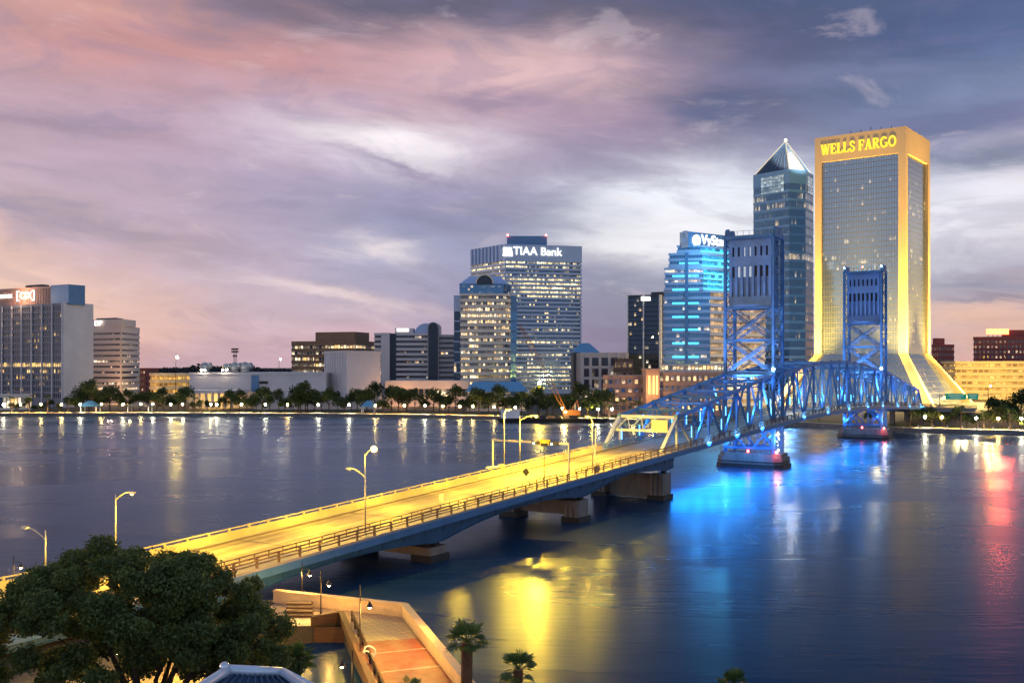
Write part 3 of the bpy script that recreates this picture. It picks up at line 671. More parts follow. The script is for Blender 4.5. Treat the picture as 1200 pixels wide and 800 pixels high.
# --- tall bank tower
L_, C_, R_ = (552, 862), (592, 822), (681, 838)
pl = quad_plan(L_, C_, R_); z1 = ZV(287, 824); b = building('bank_tower', 'tall blue grey banded tower with white bank lettering near its top', pl)
def pr_t(f, e):
    return {30: .45, 29: .5, 28: .12, 27: .3, 26: .7, 25: .75, 24: .75, 23: .75, 22: .6, 21: .06, 11: .55, 10: .2, 8: .6, 5: .65, 4: .6, 3: .35, 2: .55, 14: .3, 17: .2}.get(f, .10)
facade(b, pl, GZ, z1, 31, M['tiaa_wall'], GL['tiaa'], sp=.52, out=.4, cell=1.6, prob=pr_t, top=13, base=2, inset=(.6, .6))
g = MB(); l, c = Vector(PX(*L_)), Vector(PX(*C_)); dd = (c - l).normalized(); nn = Vector((dd.y, -dd.x))
for k in range(9):
    pt = l.lerp(c, (k + .5) / 9.5) + nn * .5; g.cyl((pt.x, pt.y, z1 - 12.5), (pt.x, pt.y, z1 + .4), 1.2, n=8)
g.build('fluted_corner', M['tiaa_wall'], b)
roof_box(b, 'penthouse', box_plan(594, 641, 840, 28), z1, ZV(276.5, 840), M['blue_clad'])
for u in (595, 640):
    g = MB(); g.sphere((X(u, 839), 839, ZV(275.5, 839)), .7, 8, 6); g.build('beacon', M['lamp_red'], b)
c, r_ = Vector(PX(*C_)), Vector(PX(*R_)); dd = (r_ - c).normalized(); nn = Vector((dd.y, -dd.x)); o = c + dd * ((r_ - c).length * .42) + nn * .7
text_part('TIAA Bank', 9.2, (o.x, o.y, ZV(295, o.y)), dd, nn, M['sign_white'], b, 'sign_lettering', .3, .03)
o2 = o - dd * 25.0
g = MB(); 
for k in range(3): g.obox((o2.x, o2.y, ZV(295, o2.y) - 2.6 + 2.6 * k), tuple((dd * (4.1 - .3 * k)).to_3d()), tuple((nn * .3).to_3d()), (0, 0, .95))
g.obox((o2.x + dd.x * 2.6, o2.y + dd.y * 2.6, ZV(295, o2.y) - 1.2), tuple((dd * 1.2).to_3d()), tuple((nn * .32).to_3d()), (0, 0, 1.6)); g.obox((o2.x - dd.x * 2.9, o2.y - dd.y * 2.9, ZV(295, o2.y) + 1.3), tuple((dd * .95).to_3d()), tuple((nn * .32).to_3d()), (0, 0, 1.6))
g.build('sign_emblem', M['sign_white'], b)

# --- pale colonnaded block and blue hip roof behind
pl = box_plan(681, 736, 610, 30); b = building('colonnaded_block', 'pale stone block with tall window bays right of the bank tower', pl)
facade(b, pl, GZ, ZV(414, 610), 4, M['precast'], GL['ribbon'], sp=.25, out=.3, cell=2.2, prob=.12, top=2.5, base=1.5, piers=(6.0, 1.6, .9))
pl = box_plan(722, 742, 600, 18); facade(b, pl, GZ, ZV(421, 600), 4, M['brown_wall'], GL['punched'], sp=.4, cell=3, prob=.35, wname='side_wing', bname='wing_window')
b = thing('hip_roofed_block', 'dark block with steep blue hip roof behind the pale stone block', 'building', (X(690, 700), 715, GZ))
pl = box_plan(672, 702, 700, 30); roof_box(b, 'wall', pl, GZ, ZV(413, 700), M['dark_wall'])
g = MB(); z0_ = ZV(413, 700); c = cen(pl); g.loft([(x, y, z0_) for x, y in offset_poly(pl, .6)], [(c[0] + (x - c[0]) * .35, c[1] + (y - c[1]) * .1, ZV(402, 715)) for x, y in pl]); g.build('roof', M['roof_blue'], b)

# --- dark glass block with white mullions
L_, C_, R_ = (735, 640), (774, 630), (790, 650)
pl = quad_plan(L_, C_, R_); z1 = ZV(346, 632); b = building('dark_glass_block', 'dark glass office block with white vertical fins and small lit roof sign', pl)
facade(b, pl, GZ, z1, 22, M['dark_wall'], GL['dark'], sp=.25, out=.12, cell=1.6, prob=lambda f, e: .12 if f in (18, 9, 10, 14) else .035, top=1.5, piers=(10.2, .8, .6), pier_mat=M['white_paint'])
roof_box(b, 'penthouse', sub_plan(PX(*L_), PX(*C_), PX(*R_), -.2, .3, .05, .6), z1 + .5, ZV(342, 632), M['dark_wall'])
o = Vector(PX(757, 634)); g = MB(); g.box((o.x, o.y - .9, ZV(350, 634)), (6.4, .4, 2.6)); g.build('sign_panel', M['sign_white'], b)

# --- stepped blue tower with cyan light strips and lit sign
b = thing('stepped_tower', 'stepped blue tower outlined in cyan light strips with white sign', 'building', (X(825, 560), 575, GZ))
D = 560
def tri_plan(uL, uC, uR, D=560, kL=.18, kR=.55):
    c = Vector(PX(uC, D)); l = c + Vector((-1, .20)).normalized() * ((uC - uL) / F * D * 1.06); r_ = c + Vector((.80, .60)) * ((uR - uC) / F * D * 1.9)
    return ccw([tuple(l), tuple(c), tuple(r_), tuple(l + r_ - c)]), l, c, r_
tiers = [(782, 832, 905, 341, 442, 16, .5), (782.5, 824, 852, 314, 341, 4, .25), (787, 823, 851, 297, 314, 2, .2), (796, 821, 850.5, 288, 297, 1, .2)]
for k, (uL, uC, uR, vt, vb, nf, sp_) in enumerate(tiers):
    pl, l, c, r_ = tri_plan(uL, uC, uR)
    if k == 0: pl = ccw([tuple(l), tuple(c), tuple(c + (r_ - c).normalized() * 46), tuple(l + (r_ - c).normalized() * 46)])
    z0_, z1_ = (GZ if k == 0 else ZV(vb, D) + .52), ZV(vt, D)
    eds = list(edges(pl))
    fe = [e[0] for e in eds if e[6]]; lf = [i for i in fe if (Vector(pl[i]) - l).length < .01 or (Vector(pl[(i + 1) % 4]) - l).length < .01 and ((Vector(pl[i]) - c).length < .01)]
    front = [e[0] for e in eds if e[6] and ((Vector(e[1]) - l).length < .01 and (Vector(e[2]) - c).length < .01)]
    side = [e[0] for e in eds if e[6] and e[0] not in front]
    facade(b, pl, z0_, z1_, nf, M['lilac_clad'], GL['blue'], sp=.45, out=.25, cell=1.7, prob=(lambda f, e: .7 if (k == 1 and f in (1, 3)) else .10), top=.7, base=.4 if k else 3, only=front)
    facade_g = GL['cyan'] if k else GL['warmstripe']
    for i in side:
        e = eds[i]; a, q = e[1] + e[5] * .3, e[2] + e[5] * .3; fh = (z1_ - z0_ - .7) / nf
        for f in range(nf):
            w_ = MB(); za = z0_ + f * fh + fh * (.45 if not k else .25); zb = z0_ + (f + 1) * fh
            w_.face([(a.x, a.y, za), (q.x, q.y, za), (q.x, q.y, zb), (a.x, a.y, zb)], 0, [(0, f), (e[4] / 3, f), (e[4] / 3, f + .99), (0, f + .99)], (.97, k + 3.3)); w_.build('side_window', facade_g, b)
            if k:
                st = MB(); st.beam((a.x, a.y, za), (q.x, q.y, za), .5, .9); st.build('light_strip', M['cyan_bright'], b)
fl, fc = Vector(PX(786, D)), None
pl, l, c, r_ = tri_plan(782, 832, 905); dd = (c - l).normalized(); nn = Vector((dd.y, -dd.x))
for vv in (308, 323, 339, 355, 371, 386, 402, 418):
    ll = l if vv > 300 else l; a = Vector(PX(788 if vv > 320 else 790, D)); 
    k = (D - 0); 
    def on(u):
        kk = X(u, 1); tt = (kk * l.y - l.x) / (dd.x - kk * dd.y); return l + dd * tt + nn * (.75)
    a, q = on(788 if vv > 312 else 796), on(819); g = MB(); g.beam((a.x, a.y, ZV(vv, D)), (q.x, q.y, ZV(vv, D)), .6, 1.0); g.build('light_strip', M['cyan_strip'], b)
g = MB(); a, q = on(802.5), on(806.5); g.obox(((a.x + q.x) / 2, (a.y + q.y) / 2, (GZ + ZV(290, D)) / 2), tuple(((q - a) / 2).to_3d()), tuple((nn * .35).to_3d()), (0, 0, (ZV(290, D) - GZ) / 2)); g.build('central_fin', M['blue_clad'], b)
# sign wall
c = Vector(PX(806, 558)); rdir = Vector((.80, .60)); Ls = 34.0
q = c + rdir * Ls; nn2 = Vector((rdir.y, -rdir.x)); g = MB(); zt, zb = ZV(271, 558), ZV(290, 558)
g.loft([(c.x, c.y, zb), (q.x, q.y, zb), (q.x - nn2.x * 6, q.y - nn2.y * 6, zb), (c.x - nn2.x * 6, c.y - nn2.y * 6, zb)], [(c.x, c.y, zt), (q.x, q.y, zt), (q.x - nn2.x * 6, q.y - nn2.y * 6, zt), (c.x - nn2.x * 6, c.y - nn2.y * 6, zt)]); g.build('sign_wall', M['blue_clad'], b)
o = c + rdir * 20.5 + nn2 * .4; text_part('VyStar', 7.6, (o.x, o.y, ZV(281.5, 566)), rdir, nn2, M['sign_white'], b, 'sign_lettering', .3, .07)
o = c + rdir * 6.2 + nn2 * .5; g = MB(); g.cyl((o.x, o.y, ZV(281.5, 560)), (o.x + nn2.x * .4, o.y + nn2.y * .4, ZV(281.5, 560)), 3.2, n=20); g.build('sign_emblem', M['sign_white'], b)
roof_box(b, 'roof_mast_block', box_plan(801, 806, 560, 8), ZV(290, 560), ZV(270.5, 560), M['lilac_clad'])
lamp_light('cyan_wash', 'POINT', (X(842, 545), 540, ZV(300, 545)), 50000, (.1, .6, 1.0), b, 2.0)
pl = box_plan(779, 850, 548, 10); facade(b, pl, ZV(442, 548), ZV(427, 548), 2, M['precast'], GL['lit'], sp=.3, cell=2.0, prob=.85, top=.5, wname='podium', bname='podium_window')
g = MB(); g.prism(offset_poly(pl, -.3), GZ, ZV(442, 548) - .3); g.build('podium_base', M['pink_wall'], b)

# --- salmon waterfront building
b = thing('waterfront_market', 'salmon stucco waterfront building with lit windows and corner turret', 'building', (X(780, 470), 480, GZ))
pl = box_plan(712, 757, 474, 22); facade(b, pl, GZ, ZV(441, 474), 4, M['pink_wall'], GL['punched'], sp=.4, cell=3.0, prob=.5, top=1.2, base=.5)
pl = box_plan(772, 850, 466, 26); facade(b, pl, GZ, ZV(437, 466), 4, M['pink_wall'], GL['punched'], sp=.35, cell=2.6, prob=.75, top=1.0, base=.5, wname='east_wing', bname='wing_window')
g = MB(); g.prism(box_plan(757, 773, 462, 14), GZ, ZV(434, 462)); g.prism(box_plan(756.4, 773.6, 461.6, 15), ZV(434, 462), ZV(433, 462) + .4); g.build('corner_turret', M['pink_wall'], b)
for u in (761, 766, 770):
    g = MB(); g.box((X(u, 461.8), 461.8, ZV(451, 462)), (.7, .3, 8.5)); g.build('turret_window', emis('turret_glow', (1, .62, .2), 2.2), b)
lamp_light('turret_light', 'POINT', (X(765, 455), 455, 14), 5000, GOLD, b, .5)
# --- blue roofed market hall left of the crane
b = thing('market_hall', 'low riverside hall with broad blue metal roof among trees', 'building', (X(580, 520), 525, GZ))
pl = box_plan(548, 616, 514, 22); facade(b, pl, GZ, 9, 1, M['precast'], GL['lit'], sp=.2, cell=3, prob=.5)
g = MB(); z0_ = ZV(458.5, 514); g.loft([(x, y, z0_) for x, y in offset_poly(pl, 1.2)], [(cen(pl)[0] + (x - cen(pl)[0]) * .82, cen(pl)[1] + (y - cen(pl)[1]) * .1, ZV(447, 525)) for x, y in pl]); g.build('roof', M['roof_blue'], b)

M['navy_clad'] = mat('navy_cladding', (0.07, 0.17, 0.32), 0.35, metal=0.4, var=0.08, vscale=0.2)
# --- octagonal glass tower with pyramid top
b = thing('pyramid_tower', 'dark blue glass tower with lit pyramid top', 'building', (X(918, 750), 750, GZ))
zs = ZV(203, 742)
pl = ccw([PX(883, 752), PX(925, 728), PX(944, 733), PX(953, 752), (X(953, 778), 778), (X(940, 795), 795), (X(900, 795), 795), (X(886, 778), 778)])
facade(b, pl, GZ, zs, 24, M['navy_clad'], GL['tower'], sp=.30, out=.18, cell=1.5, prob=lambda f, e: {22: .25, 21: .35, 15: .5}.get(f, .04), top=9.5, base=3)
vis = [e for e in edges(pl) if e[6]]
for k, (i, p, q, d, L, nr, v_) in enumerate(vis):
    if k in (0, 2) or L > 20 or k == len(vis) - 1:
        a, c = p.lerp(q, .22) + nr * .35, p.lerp(q, .86) + nr * .35
        g = MB(); g.face([(a.x, a.y, zs - 15), (c.x, c.y, zs - 15), (c.x, c.y, zs - 2.6), (a.x, a.y, zs - 2.6)], 0, [(0, 0), (8, 0), (8, 5), (0, 5)], (.99, 2.2)); g.build('crown_lantern', glass_mat('lantern_glazing', (.1, .2, .3), (.15, .2, .26), .05, .05, strength=.55, warm=(.6, .75, .8), cool=(.9, .9, .8)), b)
apex = Vector((X(921.5, 756), 758, ZV(165, 756)))
plp = offset_poly(pl, -1.0); g = MB(); n = len(plp)
M['pyr_lit'] = mat('lit_roof_facet', (0.72, 0.70, 0.66), 0.35, metal=0.2)  # brightness of the lit pyramid facets is put into this colour
for i in range(n):
    p, q = plp[i], plp[(i + 1) % n]
    e = Vector(q) - Vector(p); nr = Vector((e.y, -e.x)).normalized()
    g.face([(p[0], p[1], zs + .55), (q[0], q[1], zs + .55), tuple(apex)], 1 if (nr.x > .15 and nr.y < -.6) else 0)
rb_ = MB()
for i in range(n):
    p, q = Vector(plp[i]), Vector(plp[(i + 1) % n])
    if p.y < 770:
        for k in range(1, 7): m_ = p.lerp(q, k / 7); m0 = Vector((m_.x, m_.y, zs + .7)); rb_.beam(m0, m0.lerp(apex, .93), .3, .3)
rb_.build('roof_rib', M['blue_clad'], b)
g.build('pyramid_roof', [mat('slate_roof', (.035, .05, .08), .6), M['pyr_lit']], b)
for i in range(n):
    p = plp[i]
    if p[1] < 760:
        g = MB(); g.beam((p[0], p[1], zs + .7), tuple(apex), .8, .8); g.build('ridge_light', emis('ridge_glow', (1, .86, .62), .8), b)
g = MB(); g.sphere(apex + Vector((0, 0, .8)), 1.1, 8, 6); g.build('apex_light', emis('apex_glow', (1, .85, .6), 5), b)
lamp_light('pyramid_flood', 'SPOT', (X(955, 640), 640, zs + 8), 2.6e6, (1, .88, .7), b, 1.0, target=(X(934, 745), 745, zs + 13), spot=20)
lamp_light('blue_wash', 'POINT', (X(925, 690), 690, 40), 40000, (.2, .5, 1.0), b, 3.0)

# --- golden framed tower with flared base
C0 = Vector((228, 593)); va = Vector((-.795, .606)).normalized(); vb = Vector((.606, .795)).normalized()
la, lb = 54.0, 50.0; zk, zt, zg = 31.4, 163.0, 148.0
cn = C0 + va * la / 2 + vb * lb / 2
b = thing('golden_tower', 'tall dark glass tower in a floodlit golden frame with flared base', 'building', (cn.x, cn.y, GZ))
def W(a, b_, z): p = C0 + va * a + vb * b_; return Vector((p.x, p.y, z))
fr = MB(); cw = 4.2
def corner_col(a0, b0, sa, sb):
    # square column above the kink, flared leg below
    top = [W(a0, b0, zt), W(a0 + sa * cw, b0, zt), W(a0 + sa * cw, b0 + sb * cw, zt), W(a0, b0 + sb * cw, zt)]
    kk = [Vector((v.x, v.y, zk)) for v in top]; fo = 20.5
    bt = [W(a0 - sa * fo, b0 - sb * fo, GZ), W(a0 - sa * (fo - cw - 1.5), b0 - sb * fo, GZ), W(a0 - sa * (fo - cw - 1.5), b0 - sb * (fo - cw - 1.5), GZ), W(a0 - sa * fo, b0 - sb * (fo - cw - 1.5), GZ)]
    g = MB(); g.loft(kk, top); g.build('frame_column', M['gold_stone'], b)
    g = MB(); g.loft(bt, kk); g.build('flared_leg', M['gold_stone'], b)
corner_col(0, 0, 1, 1); corner_col(la, 0, -1, 1); corner_col(0, lb, 1, -1); corner_col(la, lb, -1, -1)
g = MB(); pl = ccw([tuple(W(a, c, 0).xy) for a, c in ((.05, .05), (la - .05, .05), (la - .05, lb - .05), (.05, lb - .05))]); g.prism(pl, zg, zt + .02)
g.prism(offset_poly(pl, -1.5), zt + .02, zt + .05); g.build('top_frame', M['gold_stone'], b)
g = MB(); pl2 = ccw([tuple(W(a, c, 0).xy) for a, c in ((12, 12), (la - 12, 12), (la - 12, lb - 12), (12, lb - 12))]); g.prism(pl2, zt, zt + 2.5); g.build('penthouse', M['roof_dark'], b)
core = ccw([tuple(W(a, c, 0).xy) for a, c in ((1.6, 1.6), (la - 1.6, 1.6), (la - 1.6, lb - 1.6), (1.6, lb - 1.6))])
NF = 37
for i, p, q, d, L, nr, vis in edges(core):
    if not vis: continue
    a, c = p + d * 2.4, q - d * 2.4; LL = (c - a).length; seg = round(LL / 1.5); g = MB(); fh = (zg - zk) / NF
    for f in range(NF):
        z = zk + f * fh; pr = {32: .14, 29: .10, 26: .05, 21: .18, 18: .25, 17: .2, 16: .06, 10: .05, 4: .10, 6: .05, 2: .06}.get(f, .006)
        g.face([(a.x, a.y, z), (c.x, c.y, z), (c.x, c.y, z + fh), (a.x, a.y, z + fh)], 0, [(50 * i, f), (50 * i + seg, f), (50 * i + seg, f + .999), (50 * i, f + .999)], (pr, 5.5 + i))
    g.build('curtain_wall', GL['wf'], b)
    # sloped glazing in the flare
    fo = 17.0; a2, c2 = a + nr * fo - d * fo, c + nr * fo + d * fo; g = MB(); rows = 9
    for f in range(rows):
        t0, t1 = f / rows, (f + 1) / rows; A0, A1, B0, B1 = a2.lerp(a, t0), a2.lerp(a, t1), c2.lerp(c, t0), c2.lerp(c, t1); z0_, z1_ = GZ + (zk - GZ) * t0, GZ + (zk - GZ) * t1
        g.face([(A0.x, A0.y, z0_), (B0.x, B0.y, z0_), (B1.x, B1.y, z1_), (A1.x, A1.y, z1_)], 0, [(0, f), (seg, f), (seg, f + .999), (0, f + .999)], (.02, 9.5 + i))
    g.build('sloped_glazing', GL['wf'], b)
g = MB()
for k in range(5): g.beam(W(10 + k * 6, 6, zt), W(10 + k * 6, 6, zt + rnd.uniform(1.5, 4)), .3, .3)
g.build('roof_antenna', M['dark_metal'], b)
# slab serif lettering
def sgl(ch):
    S = []; t, h = .20, .10
    def st(x0, y0, x1, y1, w): S.append((x0, y0, x1, y1, w))
    def ser(x, y, w=.36): S.append((x - w / 2, y + (.045 if y < .5 else -.045), x + w / 2, y + (.045 if y < .5 else -.045), .09))
    if ch == 'W': st(.08, 1, .34, 0, t); st(.34, 0, .58, .95, h); st(.56, .95, .84, 0, t); st(.84, 0, 1.08, 1, h); ser(.08, 1); ser(.57, 1, .3); ser(1.1, 1); return S, 1.22
    if ch == 'E': st(.18, 0, .18, 1, t); st(.02, .045, .78, .045, h); st(.02, .955, .74, .955, h); st(.2, .5, .58, .5, h); st(.75, 0, .75, .26, .08); st(.71, .74, .71, 1, .08); st(.55, .38, .55, .62, .07); return S, .86
    if ch == 'L': st(.18, 0, .18, 1, t); st(.02, .045, .72, .045, h); st(.7, 0, .7, .3, .08); ser(.18, 1); return S, .8
    if ch == 'F': st(.18, 0, .18, 1, t); st(.02, .955, .74, .955, h); st(.2, .5, .58, .5, h); st(.71, .72, .71, 1, .08); st(.55, .38, .55, .62, .07); ser(.18, 0); return S, .8
    if ch == 'A': st(.46, 1, .14, 0, h); st(.46, 1, .82, 0, t); st(.26, .34, .7, .34, .09); ser(.13, 0, .34); ser(.82, 0, .38); return S, 1.0
    if ch == 'R': st(.18, 0, .18, 1, t); st(.02, .955, .5, .955, h); st(.2, .5, .5, .5, h); st(.5, .955, .68, .84, .14); st(.68, .86, .68, .62, .17); st(.68, .63, .48, .5, .14); st(.44, .5, .78, .03, .17); ser(.18, 0); ser(.84, 0, .24); return S, .96
    pts = []
    if ch == 'O': pts = [(.5 + .42 * math.cos(k * math.pi / 8), .5 + .46 * math.sin(k * math.pi / 8)) for k in range(17)]; adv = 1.04
    if ch == 'G': pts = [(.5 + .42 * math.cos(k * math.pi / 8), .5 + .46 * math.sin(k * math.pi / 8)) for k in range(2, 16)]; st(.84, .42, .84, .1, .17); st(.6, .42, .96, .42, .09); adv = 1.02
    if ch == 'S': pts = [(.66, .76), (.56, .93), (.36, .96), (.16, .87), (.14, .70), (.26, .58), (.50, .46), (.66, .34), (.66, .17), (.50, .05), (.30, .04), (.14, .14), (.1, .3)]; adv = .80
    for i in range(len(pts) - 1): st(*pts[i], *pts[i + 1], .15)
    return S, adv
sx = MB(); LH = 6.2; txt = 'WELLS FARGO'; XS = .68; tot = sum(.42 if ch == ' ' else sgl(ch)[1] * 1.10 for ch in txt) * LH * XS; d0 = -va; n0 = -vb
org = W(la, 0, 0).xy; start = (la - tot) / 2 - .3; zb = 152.2; cur = start
for ch in txt:
    if ch == ' ': cur += .42 * LH * XS; continue
    S, adv = sgl(ch)
    for j, (x0, y0, x1, y1, w_) in enumerate(S):
        e = .035 * (1 if (x0 != x1 or y0 != y1) else 0); off = n0 * (.25 + .012 * j)
        p = Vector(org) + d0 * (cur + x0 * LH * XS) + off; q = Vector(org) + d0 * (cur + x1 * LH * XS) + off
        P0, P1 = Vector((p.x, p.y, zb + y0 * LH)), Vector((q.x, q.y, zb + y1 * LH)); dr = (P1 - P0).normalized(); N3 = Vector((n0.x, n0.y, 0)); sd = dr.cross(N3)
        ext = dr * (.03 * LH if w_ > .13 and ch in 'OGS' else 0); sx.obox((P0 + P1) / 2, (P1 - P0) / 2 + ext, sd * w_ * LH / 2, N3 * .2)
    cur += adv * 1.10 * LH * XS
sx.build('sign_lettering', M['sign_gold'], b)
# floodlights of the frame, standing on the ground round the tower
def fl(a, c, z, ta, tc, tz, pw, ang, col=(1.0, .58, .09)): lamp_light('floodlight', 'SPOT', W(a, c, z), pw, col, b, 1.5, target=W(ta, tc, tz), spot=ang, blend=.8)
for (a, c) in ((0, 0), (la, 0), (0, lb)):
    sa, sb = (-1 if a == 0 else 1), (-1 if c == 0 else 1)
    if c == 0: fl(a - sa * 2, -30, 4, a - sa * 2, 0, 62, 2.4e6, 50); 
    if a == 0: fl(-30, c - sb * 2, 4, 0, c - sb * 2, 62, 3.2e6, 50)
fl(la / 2, -45, 4, la / 2, 0, 157, 7e5, 30, (1, .48, .14)); fl(-45, lb / 2, 4, 0, lb / 2, 157, 1.2e6, 30, (1, .52, .12))
for (a, c) in ((0, 0), (0, lb)):
    sb = -1 if c == 0 else 1; lamp_light('base_flood', 'POINT', W(-32, c + sb * 6, 14), 2.6e5, (1, .68, .20), b, 1.0)
lamp_light('base_flood', 'POINT', W(4, -34, 12), 1.5e5, (1, .68, .20), b, 1.0); lamp_light('base_flood', 'POINT', W(la + 10, -30, 12), 1.5e5, (1, .68, .20), b, 1.0)

# --- right edge: lit garage, brick hotel, small brick block
L_, C_, R_ = (1112, 560), (1128, 528), (1232, 500)
pl = quad_plan((1104, 715), (1120, 690), (1290, 660)); b = building('golden_garage', 'long parking garage glowing golden on every level beside flared tower', pl)
facade(b, pl, GZ, ZV(424, 688), 6, M['gold_stone'], GL['garage'], sp=.42, out=.6, cell=3.4, prob=.85, top=1.0, base=.5)
for u in (1128, 1150, 1172, 1192): lamp_light('garage_light', 'POINT', (X(u, 650), 650, 16), 9000, (1, .52, .09), b, 1.0)
for u in (1150, 1180): lamp_light('roof_lamp_light', 'POINT', (X(u, 700), 700, ZV(424, 688) + 5), 3000, SODIUM, b, .5)
pl = quad_plan((1141, 790), (1180, 780), (1230, 780)); b = building('brick_hotel', 'dark red brick hotel with glowing red rooftop sign', pl); z1 = ZV(395, 780)
facade(b, pl, GZ, z1, 11, M['red_brick'], GL['brick'], sp=.25, out=.2, cell=3.0, prob=.35, top=1.8)
roof_box(b, 'penthouse', box_plan(1184, 1230, 792, 14), z1 + .5, ZV(386.5, 792), M['red_brick'])
g = MB(); g.box((X(1169, 786), 786, ZV(388.5, 786)), (17, .6, 4.2)); g.build('roof_sign', M['sign_red'], b)
lamp_light('sign_glow', 'SPOT', (X(1169, 786), 784, ZV(388.5, 786)), 480000, (1, .10, .05), b, 6.0, target=(X(1150, 400), 300, 0), spot=70, blend=.3)
g = MB(); [g.beam((X(1158 + k * 5.5, 787), 787, z1), (X(1158 + k * 5.5, 787), 787, z1 + 7), .3, .3) for k in range(5)]; g.build('sign_frame', M['dark_metal'], b)
pl = quad_plan((1092, 810), (1100, 800), (1118, 810)); b = building('brick_loft', 'small red brick block between golden tower and hotel', pl)
facade(b, pl, GZ, ZV(404, 800), 8, M['red_brick'], GL['brick'], sp=.3, cell=3, prob=.1); roof_box(b, 'stair_head', quad_plan((1093, 808), (1098, 802), (1107, 808)), ZV(404, 800), ZV(396, 800), M['red_brick'])
# ------------------------------------------------------------------ the lift bridge
BT = Vector((.5358, .8444)).normalized(); BS = Vector((BT.y, -BT.x)); BO = Vector((58.95, 249.7))
def Bp(t, s, z): p = BO + BT * t + BS * s; return Vector((p.x, p.y, z))
T2 = 111.0
def road_z(t):
    if t > 55.5: t = 111 - t
    if t > -15: x = t + 15; return 10.48 + .0414 * x - .0414 / 141 * x * x
    z = 11.1 + .0414 * t
    if t < -178: z = 3.73 + (z - 3.73) * .3
    return max(z, 3.3)
TW = 6.0                      # truss plane either side of the centre line
RB = math.atan2(BT.y, BT.x)
bridge = thing('lift_bridge', 'blue steel vertical lift bridge with twin towers crossing the river', 'bridge', tuple(Bp(0, 0, 0)))
def road_mat():
    m_ = bpy.data.materials.new('bridge_road_surface'); m_.use_nodes = True; m_.node_tree.nodes.clear(); t = NT(m_.node_tree)
    p = t.n('ShaderNodeNewGeometry').outputs['Position']
    al = t.n('ShaderNodeVectorMath', {0: p, 1: (BT.x, BT.y, 0)}, operation='DOT_PRODUCT').outputs['Value']
    ac = t.n('ShaderNodeVectorMath', {0: p, 1: (BS.x, BS.y, 0)}, operation='DOT_PRODUCT').outputs['Value']
    st = t.n('ShaderNodeTexNoise', {'Vector': t.n('ShaderNodeCombineXYZ', {0: t.m('MULTIPLY', al, .02), 1: t.m('MULTIPLY', ac, 1.3), 2: 0.0}).outputs[0], 'Scale': 1.0, 'Detail': 5.0, 'Roughness': .6})
    blot = t.n('ShaderNodeTexNoise', {'Vector': p, 'Scale': .45, 'Detail': 8.0, 'Roughness': .7})
    patch = t.n('ShaderNodeTexWhiteNoise', {0: t.n('ShaderNodeCombineXYZ', {0: t.m('FLOOR', t.m('MULTIPLY', al, .09)), 1: t.m('FLOOR', t.m('MULTIPLY', ac, .36)), 2: 0.0}).outputs[0]})
    f_ = t.m('MULTIPLY', t.maprange(st.outputs[0], .32, .68, .62, 1.18), t.m('MULTIPLY', t.maprange(blot.outputs[0], .3, .7, .8, 1.15), t.maprange(patch.outputs[0], 0, 1, .86, 1.08)))
    b = t.n('ShaderNodeBsdfPrincipled', {'Base Color': t.mix(1.0, (0.27, 0.23, 0.16), t.n('ShaderNodeCombineColor', {0: f_, 1: f_, 2: f_}).outputs[0], 'MULTIPLY'), 'Roughness': .7, 'Specular IOR Level': .3})
    t.n('ShaderNodeOutputMaterial', {0: b.outputs[0]}); return m_
M['asphalt'] = road_mat()
M['sidewalk'] = mat('bridge_sidewalk', (0.34, 0.31, 0.27), 0.85, var=0.12, vscale=0.6)
M['kerb'] = mat('bridge_kerb', (0.13, 0.11, 0.09), 0.85, var=0.2)
M['rail_light'] = mat('pale_bridge_rail', (0.38, 0.32, 0.20), 0.6, var=0.15)
M['line'] = mat('road_paint', (0.36, 0.33, 0.27), 0.7, var=.25, vscale=3.0)
TS = [-262 + 4.0 * k for k in range(113)]      # -262 .. 186
def sweep(prof, t0, t1, mi=0, g=None, zf=None):
    """sweep a (s, dz) section along the road profile"""
    g = g or MB(); ts = [t0] + [t for t in TS if t0 < t < t1] + [t1]
    for a, b in zip(ts[:-1], ts[1:]):
        g.loft([Bp(a, s, road_z(a) + z) for s, z in prof], [Bp(b, s, road_z(b) + z) for s, z in prof], mi, cap=(a == ts[0] or b == ts[-1]))
    return g
def rect(s0, s1, z0, z1): return [(s0, z0), (s1, z0), (s1, z1), (s0, z1)]
TE = 300.0
TS += [190 + 5 * k for k in range(23)]
sweep(rect(-5.4, 5.4, -.45, 0), -262, TE).build('road_deck', M['asphalt'], bridge)
g = MB()
for s in (-2.8, 2.8):
    for k in range(48):
        t = -258 + k * 9; g.loft([Bp(t, s - .08, road_z(t) + .004), Bp(t, s + .08, road_z(t) + .004), Bp(t, s + .08, road_z(t) + .012), Bp(t, s - .08, road_z(t) + .012)], [Bp(t + 3, s - .08, road_z(t + 3) + .004), Bp(t + 3, s + .08, road_z(t + 3) + .004), Bp(t + 3, s + .08, road_z(t + 3) + .012), Bp(t + 3, s - .08, road_z(t + 3) + .012)])
for s in (-.15, .15): sweep(rect(s - .06, s + .06, .004, .012), -260, 190, 0, g)
g.build('lane_marking', M['line'], bridge)
sweep(rect(5.4, 8.2, -.45, .28), -262, TE).build('sidewalk', M['sidewalk'], bridge)
sweep(rect(5.36, 5.40, .002, .24), -262, TE).build('kerb', M['kerb'], bridge)
sweep(rect(-6.5, -5.4, -.45, .22), -262, TE).build('sidewalk', M['sidewalk'], bridge)
sweep(rect(-5.40, -5.36, .002, .20), -262, TE).build('kerb', M['kerb'], bridge)
